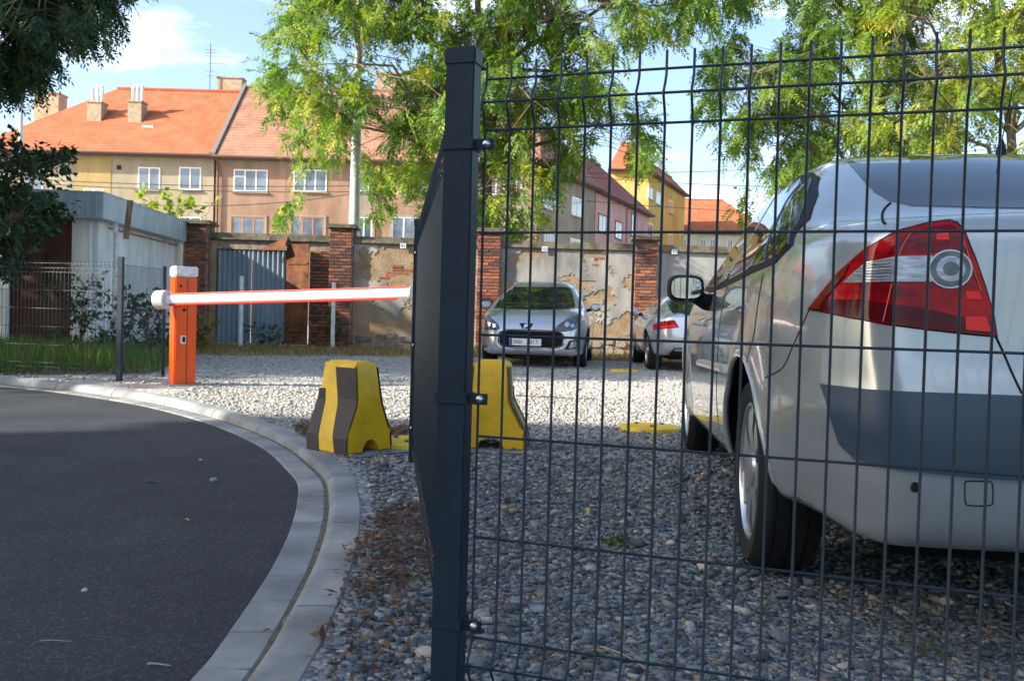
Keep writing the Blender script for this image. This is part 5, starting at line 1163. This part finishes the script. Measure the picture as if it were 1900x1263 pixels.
# ================================================================== CONCRETE BLOCKS
M['blockyellow'] = mat('chipped_yellow_paint', (.66, .405, .006), .5, noise=.16, scale=6, bump=.3, bscale=50, bdist=.004)
M['blockblack'] = mat('grey_black_paint', (.016, .017, .020), .6, noise=.3, scale=8, bump=.25, bscale=50, bdist=.004)
PROF = [(0, .180, .176), (.095, .174, .172), (.14, .160, .170), (.29, .098, .170), (.495, .086, .138), (.525, .070, .122)]   # z, half width, half length
def block_pt(z, u, side):
    zs = [p[0] for p in PROF]; w = np.interp(z, zs, [p[1] for p in PROF]); l = np.interp(z, zs, [p[2] for p in PROF]); return w * side, l * u, z
def concrete_block(label, x, y, ang):
    t = thing('concrete_block', label, 'concrete block', (x, y, 0), ang)
    m = MB(); vs = []; nr = len(PROF)
    for z, w, l in PROF: vs += [(-w, -l, z), (w, -l, z), (w, l, z), (-w, l, z)]
    fs = [(i * 4 + k, i * 4 + (k + 1) % 4, (i + 1) * 4 + (k + 1) % 4, (i + 1) * 4 + k) for i in range(nr - 1) for k in range(4)] + [(3, 2, 1, 0), tuple(range((nr - 1) * 4, nr * 4))]
    m.add(vs, fs); o = m.build('body', M['blockyellow'], None)
    cut = MB().prism([(.068 * math.cos(a), .088 * math.sin(a) - .01) for a in [math.pi * i / 10 for i in range(11)]] + [(-.068, -.05), (.068, -.05)], -.4, .4, tr(.01, 0, 0) @ rotm('X', math.pi / 2)).build('cutter', M['blockyellow'])
    md = o.modifiers.new('b', 'BOOLEAN'); md.object = cut; md.operation = 'DIFFERENCE'; md.solver = 'EXACT'
    dg = bpy.context.evaluated_depsgraph_get(); me = bpy.data.meshes.new_from_object(o.evaluated_get(dg)); o.modifiers.clear(); o.data = me; bpy.data.objects.remove(cut)
    o.parent = t
    bm = bmesh.new(); bm.from_mesh(me); bmesh.ops.bevel(bm, geom=[e for e in bm.edges if len(e.link_faces) == 2 and e.calc_face_angle(0) > .5 and e.calc_length() > .06], offset=.012, segments=3, affect='EDGES', clamp_overlap=True)
    for f in bm.faces: f.smooth = True
    bm.to_mesh(me); bm.free()
    try: me.set_sharp_from_angle(angle=.6)
    except Exception: pass
    for side in (-1, 1):                                             # slanting stripes on both flared sides
        for (b0, b1, t0, t1, z0, z1) in ((.45, 1.0, -.25, 1.0, .0, .49), (-.9, -.30, -1.45, -.85, .0, .36)):
            zz = np.linspace(z0 + .004, z1, 12); L_, R_ = [], []
            for z in zz:
                q = (z / .525); ua, ub = max(-1, b0 + (t0 - b0) * q), min(1.0, b1 + (t1 - b1) * q)
                if ub <= ua: continue
                L_.append(block_pt(z, -ua, side)); R_.append(block_pt(z, -ub, side))
            g = MB(); d = .0035 * side; k = len(L_)
            vs = [(x + d, y_, z) for x, y_, z in L_ + R_] + [(x - d, y_, z) for x, y_, z in L_ + R_]
            fs = [(i, i + 1, k + i + 1, k + i) for i in range(k - 1)] + [(i, i + 1, 2 * k + i + 1, 2 * k + i) for i in range(k - 1)] + [(k + i, k + i + 1, 3 * k + i + 1, 3 * k + i) for i in range(k - 1)] + [(0, k, 3 * k, 2 * k), (k - 1, 2 * k - 1, 4 * k - 1, 3 * k - 1)]
            g.add(vs, fs).build('stripe', M['blockblack'], t)
    return t
concrete_block('yellow concrete block with black stripes standing on the kerb edge', -.945, 5.33, .92)
concrete_block('chipped yellow concrete block beside the corner fence post, on gravel', -.115, 5.66, -.07).scale = (1.28, 1.1, 1.02)
# ================================================================== YELLOW GROUND DISCS
M['discyellow'] = mat('disc_yellow_paint', (.66, .44, .01), .45, noise=.12, scale=9)
for px, py, lb in ((1206, 797, 'round yellow ground plate beside the silver sedan'), (1158, 689.5, 'round yellow ground plate in front of the small silver coupe'), (760, 826, 'round yellow ground plate behind the striped concrete block')):
    g = ground(px, py); d = thing('ground_plate', lb, 'ground plate', (g.x, g.y, .011))
    MB().lathe([(.225, -.011), (.222, .016), (.20, .024), (.06, .030), (.0005, .031)], 36).build('disc', M['discyellow'], d, smooth=True)
    for k in range(3): MB().lathe([(.016, .026), (.016, .036), (.0005, .037)], 10, tr(.11 * math.cos(k * 2.09 + .5), .11 * math.sin(k * 2.09 + .5), 0)).build('bolt', M['rust'], d)
# ================================================================== TREES AND PLANTS
def leaf_mat(name, trans=.35, rough=.55, spec=.3):
    m = bpy.data.materials.new(name); m.use_nodes = True; N, L = m.node_tree.nodes, m.node_tree.links
    b = N['Principled BSDF']; b.inputs['Roughness'].default_value = rough; b.inputs['Specular IOR Level'].default_value = spec
    a = N.new('ShaderNodeAttribute'); a.attribute_name = 'Col'; L.new(a.outputs['Color'], b.inputs['Base Color'])
    t = N.new('ShaderNodeBsdfTranslucent'); mx_ = N.new('ShaderNodeMix'); mx_.data_type = 'RGBA'; mx_.blend_type = 'MULTIPLY'; mx_.inputs[0].default_value = 1
    L.new(a.outputs['Color'], mx_.inputs[6]); mx_.inputs[7].default_value = (1.3, 1.55, .6, 1); L.new(mx_.outputs[2], t.inputs[0])
    s = N.new('ShaderNodeMixShader'); s.inputs[0].default_value = trans; L.new(b.outputs[0], s.inputs[1]); L.new(t.outputs[0], s.inputs[2])
    L.new(s.outputs[0], N['Material Output'].inputs[0]); return m
M['leaf'] = leaf_mat('foliage', .42); M['bark'] = mat('bark', (.10, .085, .06), .95, col2=(.20, .17, .12), scale=6, bump=.8, bscale=20, bdist=.03, spec=.1, stretch=(1, 1, .25))
GREEN = np.array([(.055, .105, .022), (.075, .145, .026), (.10, .18, .03), (.15, .22, .034), (.23, .27, .04), (.38, .33, .04)])
def unit(v): return v / (np.linalg.norm(v, axis=-1, keepdims=True) + 1e-9)
def pinnate(P, D, U, ln, pairs, lw, g, col):
    """compound leaves: base P, direction D, side hint U -> quads"""
    n = len(P); S_ = unit(np.cross(D, U)); UU = np.cross(S_, D); V, C = [], []
    for j in range(2 * pairs + 1):
        t = .12 + .88 * ((j // 2) + .5 * (j % 2 == 1) * 0) / pairs if j < 2 * pairs else 1.0
        sd = 1 if j % 2 else -1
        b = P + D * (ln * t)[:, None] - np.array([0, 0, 1.]) * (ln * .22 * t * t)[:, None]
        if j < 2 * pairs: d = unit(S_ * sd + D * .55 + UU * g.normal(0, .18, (n, 1)) - np.array([0, 0, .35]))
        else: d = unit(D - np.array([0, 0, .5]))
        l = lw * g.uniform(.8, 1.25, n) * (1.0 - .35 * abs(t - .5)); w = unit(np.cross(d, UU + g.normal(0, .25, (n, 3)))) * (l * .17)[:, None]
        m_ = b + d * (l * .45)[:, None]; V.append(np.stack([b, m_ + w, b + d * l[:, None], m_ - w], 1)); C.append(col * g.uniform(.82, 1.18, (n, 1)))
    V = np.stack(V, 1); C = np.repeat(np.stack(C, 1)[:, :, None, :], 4, 2)
    return V.reshape(-1, 3), C.reshape(-1, 3)
def simple_leaves(P, D, U, ln, g, col):
    n = len(P); w = unit(np.cross(D, U)) * (ln * .32)[:, None]; m_ = P + D * (ln * .45)[:, None]
    V = np.stack([P, m_ + w, P + D * ln[:, None], m_ - w], 1); return V.reshape(-1, 3), np.repeat(col, 4, 0)
def in_poly(poly, n, g, dens=None):
    P = np.array(poly, float); f = poly_sdf(P); out = np.zeros((0, 2))
    while len(out) < n:
        q = g.uniform(P.min(0), P.max(0), (n * 2, 2)); k = f(q[:, 0], q[:, 1]) < 0
        if dens is not None: k &= g.random(len(q)) < dens(q)
        out = np.concatenate([out, q[k]])
    return out[:n]
def branch_pts(a, b, g, sag=.12, n=5):
    a, b = np.array(a), np.array(b); L_ = np.linalg.norm(b - a); k = g.normal(0, .05 * L_, (n + 1, 3)); k[0] = k[-1] = 0
    return [tuple(a + (b - a) * (i / n) + k[i] + np.array([0, 0, sag * L_ * 4 * (i / n) * (1 - i / n)])) for i in range(n + 1)]
def tree(name, label, base, trunk, targets, seed, leaf_len, leaflet, per_twig, pal, r0=.2, limbs=12, pairs=6, cat='tree', simple=False, droop=.5, twig=.8, group=None, stem='trunk', leafm=None):
    """trunk: list of 3D points; targets: (n,3) twig ends"""
    g = np.random.default_rng(seed); root = thing(name, label, cat, base, 0, group); b0 = np.array(base); T = targets - b0; tk = np.array(trunk, float) - b0
    mb = MB(); nt = len(tk); mb.tube([tuple(p) for p in tk], [r0 * (1 - .75 * i / (nt - 1)) for i in range(nt)], 9)
    C = T[g.choice(len(T), min(limbs, len(T)), replace=False)]
    for _ in range(6):
        a = np.argmin(((T[:, None] - C[None]) ** 2).sum(2), 1); C = np.array([T[a == i].mean(0) if (a == i).any() else C[i] for i in range(len(C))])
    for i in range(len(C)):
        q = T[a == i]
        if not len(q): continue
        h = [p for p in range(nt) if tk[p][2] <= C[i][2] - .25 * np.linalg.norm(C[i][:2] - tk[p][:2])]; s_ = tk[h[-1]] if h else tk[max(1, nt // 3)]
        bp = branch_pts(s_, C[i], g, .06); mb.tube(bp, r0 * .36, 6, r2=r0 * .12)
        for e in q: mb.tube(branch_pts(bp[3 if g.random() < .4 else 5] if len(bp) > 5 else bp[-1], e, g, .05, 3), max(.007, r0 * .07), 4, cap=False, r2=.004)
    mb.build(stem, M['bark'], root, smooth=True)
    n = len(T) * per_twig; k = np.repeat(np.arange(len(T)), per_twig); out = unit(T - C[a]) ; out = unit(out + g.normal(0, .35, out.shape) - np.array([0, 0, droop * .6]))
    s_ = g.uniform(-.5, 1.0, n); P = T[k] + out[k] * (s_ * twig * .6)[:, None] + g.normal(0, .06 * twig, (n, 3)); P[:, 2] -= np.maximum(s_, 0) ** 2 * droop * .25 * twig
    D = unit(out[k] * .5 + g.normal(0, .6, (n, 3)) - np.array([0, 0, droop])); U = unit(g.normal(0, .4, (n, 3)) + np.array([0, 0, 1.]))
    tone = np.clip(g.normal(.5, .22, len(T))[k] + g.normal(0, .12, n), 0, .999); ci = tone * (len(pal) - 1); i0 = ci.astype(int); fr_ = (ci - i0)[:, None]; col = pal[i0] * (1 - fr_) + pal[np.minimum(i0 + 1, len(pal) - 1)] * fr_
    if simple: V, Cc = simple_leaves(P, D, U, leaf_len * g.uniform(.7, 1.3, n), g, col)
    else: V, Cc = pinnate(P, D, U, leaf_len * g.uniform(.7, 1.2, n), pairs, leaflet, g, col)
    link('crown', np_mesh('crown', V, np.arange(len(V)).reshape(-1, 4), False, Cc), leafm or M['leaf'], root)
    return root
def px_targets(poly, n, yc, ys, g, dens=None):
    q = in_poly(poly, n, g, dens); y = yc + g.normal(0, ys, n); return np.array([tuple(depth(a, b, c)) for (a, b), c in zip(q, y)])
g = np.random.default_rng(21)
# ---- the big pinnate tree behind the wall
CP = [(540,-20),(480,125),(520,200),(505,255),(560,300),(495,400),(515,440),(560,345),(620,320),(675,330),(705,380),(735,440),(790,420),(830,400),(950,425),(1000,385),(1060,310),(1120,290),(1195,310),(1205,220),(1180,150),(1225,110),(1200,70),(1290,35),(1385,15),(1390,-60),(1300,-240),(900,-330),(560,-220)]
from mathutils import noise as mnz
def clump(sc, lo, hi, seed): return lambda q: np.array([min(1, max(.04, (mnz.noise((a / sc, b / sc, seed)) * .5 + .5 - lo) / (hi - lo))) for a, b in q])
tb = depth(905, 600, 25.0); tb.z = 0
TT = px_targets(CP, 1320, 25.0, 1.7, g, clump(80, .39, .53, 3.3))
tree('broadleaf_tree', 'large light green tree with feathery leaves rising behind the boundary wall', tuple(tb), [tuple(tb), tuple(depth(903, 470, 25)), tuple(depth(902, 330, 25)), tuple(depth(893, 160, 25)), tuple(depth(886, 0, 25)), tuple(depth(880, -200, 25.2))], TT, 5, .42, .16, 9, GREEN, r0=.22, limbs=26)
# ---- trees on the right
RP = [(1450,-20),(1380,55),(1310,100),(1300,190),(1335,250),(1305,290),(1370,372),(1400,385),(1450,335),(1550,285),(1700,278),(1960,278),(2150,260),(2150,-260),(1500,-260)]
for (bx, yc, poly, n, sd_, lb, pal, lo) in ((1660, 24.5, [(1450,-20),(1380,55),(1310,100),(1300,190),(1335,250),(1305,290),(1370,372),(1400,385),(1450,335),(1560,285),(1740,278),(1760,-250),(1500,-260)], 640, 6, 'leafy green tree whose branches hang over the roof of the silver sedan', GREEN[:5], .41), (1890, 22.5, [(1620,60),(1540,170),(1600,260),(1700,278),(1960,278),(2150,260),(2150,-260),(1640,-260)], 600, 7, 'sunlit yellow-green tree at the outer end of the boundary wall', GREEN[2:], .41)):
    b = depth(bx, 620, yc); b.z = 0
    tree('broadleaf_tree', lb, tuple(b), [tuple(b), tuple(depth(bx - 6, 420, yc)), tuple(depth(bx - 14, 250, yc)), tuple(depth(bx - 40, 80, yc)), tuple(depth(bx - 60, -150, yc))], px_targets(poly, n, yc, 1.5, g, clump(85, lo, .55, 9.1 + sd_)), sd_, .40, .14, 8, pal, r0=.17, limbs=16)
# ---- dark tree over the road on the left, and the one below it
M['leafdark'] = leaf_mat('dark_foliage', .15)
DARK = np.array([(.018, .040, .018), (.026, .058, .024), (.036, .075, .03), (.05, .09, .035)])  # deep greens; on the left trees shade is put into this leaf colour
LP = [(-420,-260),(225,-260),(235,-25),(195,20),(165,45),(140,65),(112,72),(88,98),(72,128),(40,125),(0,135),(-60,160),(-420,110)]
lb_ = depth(-330, 640, 12.5); lb_.z = 0
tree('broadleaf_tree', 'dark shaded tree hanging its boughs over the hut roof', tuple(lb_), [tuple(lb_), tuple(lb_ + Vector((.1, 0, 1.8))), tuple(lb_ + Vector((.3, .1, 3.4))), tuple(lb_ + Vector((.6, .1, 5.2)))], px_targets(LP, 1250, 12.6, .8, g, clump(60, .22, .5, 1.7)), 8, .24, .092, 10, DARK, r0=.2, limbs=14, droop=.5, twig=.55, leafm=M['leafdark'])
LQ = [(-260,230),(20,250),(40,285),(90,282),(138,287),(100,308),(75,330),(95,355),(112,385),(92,425),(55,445),(25,480),(-20,520),(-260,520)]
lq = depth(-60, 640, 13.2); lq.z = 0
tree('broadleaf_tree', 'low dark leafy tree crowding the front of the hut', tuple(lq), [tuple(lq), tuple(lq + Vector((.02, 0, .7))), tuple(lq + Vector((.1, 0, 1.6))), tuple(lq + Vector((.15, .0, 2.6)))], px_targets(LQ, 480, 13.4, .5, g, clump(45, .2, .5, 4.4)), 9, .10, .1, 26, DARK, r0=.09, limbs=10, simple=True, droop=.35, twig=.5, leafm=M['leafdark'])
# ---- tall trees out of the frame on the sunny side (they dapple the yard)
def shade_tree(label, x, y, h, r, n, seed):
    gg = np.random.default_rng(seed); q = unit(gg.normal(0, 1, (n, 3))) * (gg.random((n, 1)) ** .45) * np.array([r, r, h * .38]) + np.array([x, y, h * .62])
    return tree('street_tree', label, (x, y, 0), [(x, y, 0), (x + .1, y, h * .3), (x, y + .1, h * .55), (x, y, h * .85)], q, seed, .34, .1, 30, GREEN[:4], r0=.22, limbs=16, simple=True, droop=.4, twig=1.3)
shade_tree('tall street tree across the road in line with the hut', -17.5, 8.5, 12.0, 3.6, 320, 31)
shade_tree('street tree across the road nearest the added shade block', -15.0, 13.2, 10.5, 3.3, 240, 32)
# ---- small plants
def shoots(label, px, py, y, h, w, n, seed, pal, ll=.10, name='shrub', zb=0.0, group=None):
    gg = np.random.default_rng(seed); c = depth(px, py, y); q = np.array([c.x, c.y, zb]) + np.stack([gg.normal(0, w * .42, n), gg.normal(0, w * .3, n), np.abs(gg.uniform(.18, 1.0, n)) * h], 1)
    return tree(name, label, (c.x, c.y, zb), [(c.x, c.y, zb), (c.x, c.y, zb + h * .3), (c.x + .03, c.y, zb + h * .75)], q, seed, ll, .06, 9, pal, r0=.02 + h * .006, limbs=min(7, n), simple=True, droop=.2, twig=min(.3, h * .6), cat='shrub', stem='stem', group=group)
shoots('pale green sapling behind the brick pillar, closer to the hut', 290, 420, 24, 3.9, .9, 60, 41, GREEN[2:], .2)
shoots('pale green sapling behind the brick pillar, closer to the gate', 342, 420, 24.5, 3.9, .8, 55, 42, GREEN[2:], .2)
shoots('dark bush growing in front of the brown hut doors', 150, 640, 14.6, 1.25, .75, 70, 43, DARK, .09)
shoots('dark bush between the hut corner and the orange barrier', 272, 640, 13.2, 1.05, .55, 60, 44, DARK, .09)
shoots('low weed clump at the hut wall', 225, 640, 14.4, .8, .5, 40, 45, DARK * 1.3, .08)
shoots('yellowing weed growing at the foot of the brick pillar', 376, 640, 17.0, .75, .35, 34, 46, np.array([(.10, .11, .04), (.22, .16, .05), (.34, .25, .08)]), .09)
shoots('weeds at the foot of the corrugated gate', 500, 640, 20.2, .5, .55, 30, 47, DARK * 1.2, .08)
shoots('weeds growing at the foot of the slim white post', 612, 640, 20.3, .85, .35, 34, 48, DARK * 1.3, .08)
shoots('small green weed rooted in the gravel behind the wire fence', 1150, 1012, ground(1150, 1014).y, .03, .05, 18, 49, GREEN[:3], .018, name='weed')
# grass and dry litter
def blades(n, pts, h, w, pal, seed, lean=.5):
    gg = np.random.default_rng(seed); n = len(pts); a = gg.uniform(0, 6.283, n); hh = h * gg.uniform(.5, 1.3, n); d = np.stack([np.cos(a), np.sin(a), np.zeros(n)], 1); s_ = np.stack([-np.sin(a), np.cos(a), np.zeros(n)], 1)
    l = gg.uniform(.1, lean, n)[:, None]; up = np.array([0, 0, 1.]); b = pts; m_ = b + up * (hh * .6)[:, None] + d * l * (hh * .35)[:, None]; t = b + up * (hh * (1 - .25 * l[:, 0]))[:, None] + d * l * hh[:, None]
    V = np.stack([b - s_ * w, b + s_ * w, m_ + s_ * w * .75, m_ - s_ * w * .75, m_ - s_ * w * .75, m_ + s_ * w * .75, t + s_ * w * .1, t - s_ * w * .1], 1).reshape(-1, 3); c = pal[gg.integers(0, len(pal), n)] * gg.uniform(.7, 1.3, (n, 1)); return V, np.repeat(c, 8, 0)
def scatter(poly, n, seed, z=.008):
    gg = np.random.default_rng(seed); q = in_poly(poly, n, gg); return np.concatenate([q, np.full((n, 1), z)], 1)
bedp = [(p.x, p.y) for p in fb[:14]]
gp = bedp + [(-13, 15.5), (-6.0, 15.2), (-5.0, 13.5), (-4.35, 11.2)]
V, C = blades(0, scatter(gp, 16000, 61), .30, .006, np.array([(.05, .12, .02), (.08, .16, .025), (.12, .18, .04), (.16, .17, .06)]), 62)
kind(link('grass', np_mesh('grass', V, np.arange(len(V)).reshape(-1, 4), False, C), M['leaf']), 'stuff')
V, C = blades(0, np.concatenate([scatter(gp, 5000, 63), scatter([(-7.3, 15.6), (-5, 16.2), (-3, 17.4), (-1, 18.1), (2, 18.4), (8, 18.8), (8, 20.9), (-7.3, 20.9)], 9000, 64)]), .11, .006, np.array([(.30, .20, .09), (.22, .14, .06), (.15, .13, .05), (.36, .27, .14)]), 65, 1.3)
kind(link('dry_grass', np_mesh('dry_grass', V, np.arange(len(V)).reshape(-1, 4), False, C), M['leaf']), 'stuff')
gw = ground(1715, 1215)
V, C = blades(0, np.random.default_rng(4).normal(0, .045, (60, 3)) * np.array([.7, .7, 0]) + np.array([gw.x, gw.y, .005]), .055, .0010, np.array([(.05, .10, .03), (.08, .13, .04), (.20, .18, .09)]), 66, 1.2)
tag(link('grass_tuft', np_mesh('grass_tuft', V, np.arange(len(V)).reshape(-1, 4), False, C), M['leaf']), 'small tuft of thin grass sprouting from the gravel below the car bumper', 'grass tuft')
# brown root and leaf litter along the kerb
def litter(n, poly, seed, ln=.03):
    gg = np.random.default_rng(seed); q = scatter(poly, n, seed, 0.0); a = gg.uniform(0, 6.283, n); l = ln * gg.uniform(.4, 1.5, n); d = np.stack([np.cos(a), np.sin(a), gg.normal(.1, .25, n)], 1); s_ = np.stack([-np.sin(a), np.cos(a), gg.normal(0, .4, n)], 1) * (l * gg.uniform(.05, .22, n))[:, None]
    q[:, 2] = .010 + gg.uniform(0, .022, n); V = np.stack([q, q + d * (l * .5)[:, None] + s_, q + d * l[:, None], q + d * (l * .5)[:, None] - s_], 1).reshape(-1, 3)
    pal = np.array([(.16, .075, .04), (.10, .05, .03), (.22, .12, .06), (.07, .045, .03)]); return V, np.repeat(pal[gg.integers(0, 4, n)], 4, 0)
lp_ = [tuple(ground(*p).xy) for p in ((655, 1010), (700, 960), (760, 930), (800, 960), (800, 1080), (740, 1110), (640, 1120))]
V1, C1 = litter(1300, lp_, 71, .024); lp2 = [tuple(ground(*p).xy) for p in ((600, 1160), (660, 980), (800, 930), (800, 1263), (560, 1263))]; V2, C2 = litter(700, lp2, 72); lp3 = [tuple(ground(*p).xy) for p in ((545, 792), (590, 792), (590, 815), (560, 812))]; V3, C3 = litter(260, lp3, 73, .05); lp4 = [tuple(ground(*p).xy) for p in ((715, 795), (760, 795), (760, 812), (718, 815))]; V4, C4 = litter(200, lp4, 74, .05)
lp5 = [tuple(ground(*p).xy) for p in ((900, 860), (1250, 850), (1500, 1263), (860, 1263))]; V5, C5 = litter(500, lp5, 75, .022)
VV = np.concatenate([V1, V2, V3, V4, V5]); kind(link('leaf_litter', np_mesh('leaf_litter', VV, np.arange(len(VV)).reshape(-1, 4), False, np.concatenate([C1, C2, C3, C4, C5])), M['leaf']), 'stuff')
# ================================================================== SMALL LOOSE THINGS
M['deadleaf'] = mat('dead_leaf', (.22, .10, .04), .8, noise=.3, scale=60); M['yellowleaf'] = mat('yellow_leaf', (.42, .33, .04), .7, noise=.2, scale=60); M['twig'] = mat('bleached_twig', (.38, .30, .21), .85)
def loose_leaf(px, py, m, lb, z=ROAD_Z, s=.025, seed=0):
    p = ground(px, py, z + .006); r_ = random.Random(seed + int(px)); n = 7; vs, fs = [], []
    for i in range(n + 1):
        t = i / n; w = s * .42 * math.sin(math.pi * min(1, t * .92 + .05)); zc = s * .28 * math.sin(math.pi * t); vs += [(s * (t - .5) * 2, -w, zc + w * .5), (s * (t - .5) * 2, 0, zc), (s * (t - .5) * 2, w, zc + w * .6)]
    for i in range(n): fs += [(i * 3, i * 3 + 1, i * 3 + 4, i * 3 + 3), (i * 3 + 1, i * 3 + 2, i * 3 + 5, i * 3 + 4)]
    o = MB().add(vs, fs).build('fallen_leaf', m, None, smooth=True, loc=p, rot=(r_.uniform(-.2, .2), r_.uniform(-.2, .2), r_.uniform(0, 6.28))); return tag(o, lb, 'leaf')
loose_leaf(283, 899, M['deadleaf'], 'curled brown leaf lying alone on the dark asphalt', s=.03); loose_leaf(475, 858, M['deadleaf'], 'small brown leaf on the asphalt close to the gutter bend', s=.022); loose_leaf(505, 829, M['deadleaf'], 'brown leaf at the edge of the gutter pavers', s=.022); loose_leaf(346, 965, M['yellowleaf'], 'tiny ochre leaf in the middle of the asphalt', s=.015)
loose_leaf(706, 881, M['yellowleaf'], 'yellow leaf on the gravel beside the kerb', z=.012, s=.03); loose_leaf(1087, 948, M['yellowleaf'], 'yellow leaf on the gravel behind the wire fence', z=.014, s=.03); loose_leaf(1205, 823, M['yellowleaf'], 'yellow leaf on the gravel near the round yellow plate', z=.012, s=.03); loose_leaf(496, 1171, M['deadleaf'], 'brown leaf on the gutter joint', z=ROAD_Z + .02, s=.014); loose_leaf(984, 1091, M['deadleaf'], 'rust brown leaf on the gravel next to the corner post', z=.016, s=.022)
def twig(px, py, ln, ang, lb, z=ROAD_Z, bend=.3, r=.0016):
    p = ground(px, py, z + .005); pts = [Vector(((t - .5) * ln, math.sin(t * 5) * ln * .06 * bend * 3, .002)) for t in np.linspace(0, 1, 7)]
    tag(MB().tube(pts, r, 5, r2=r * .4).build('twig', M['twig'], None, loc=p, rot=(0, 0, ang)), lb, 'twig')
twig(104, 1189, .075, .1, 'forked pale twig on the dark asphalt'); twig(296, 1233, .06, -.05, 'short pale stick on the asphalt close to the gutter', r=.003); twig(1165, 1222, .18, -.9, 'dry straw stem lying against the foot of the wire fence', z=.03, r=.0022); twig(560, 1140, .16, 1.2, 'thin root lying across the kerb stones', z=.006, bend=.8)
def pebble(px, py, s, c, lb, z=0.0, sq=.6, seed=1):
    gg = np.random.default_rng(seed); bm = bmesh.new(); bmesh.ops.create_icosphere(bm, subdivisions=2, radius=1)
    for v in bm.verts:
        k = 1 + .22 * mnz.noise(v.co * 1.3 + Vector((seed * 3.1, 0, 0))); v.co = Vector((v.co.x * s * k, v.co.y * s * .75 * k, v.co.z * s * sq * k))
    me = bpy.data.meshes.new('pebble'); bm.to_mesh(me); bm.free(); me.polygons.foreach_set('use_smooth', [True] * len(me.polygons)); p = ground(px, py, z)
    tag(link('pebble', me, mat('pebble_%d' % seed, c, .85, noise=.2, scale=30, bump=.3, bscale=60, bdist=.003), None, (p.x, p.y, z + s * sq * .5)), lb, 'stone')
pebble(790, 1216, .026, (.46, .41, .33), 'large pale tan stone beside the corner post', seed=2); pebble(1200, 1226, .028, (.13, .20, .18), 'flat greenish stone behind the wire fence', sq=.3, seed=3); pebble(397, 892, .022, (.17, .21, .24), 'blue-grey stone lying on the asphalt', z=ROAD_Z, seed=4); pebble(372, 853, .008, (.5, .5, .5), 'small white pebble on the asphalt', z=ROAD_Z, seed=5); pebble(157, 1096, .010, (.45, .38, .32), 'small pinkish pebble on the asphalt', z=ROAD_Z, seed=6); pebble(1000, 1133, .03, (.20, .25, .28), 'broad blue-grey slab of stone in the gravel behind the fence', sq=.35, seed=8); pebble(858, 1046, .014, (.42, .36, .27), 'tan pebble right behind the corner post', seed=9)
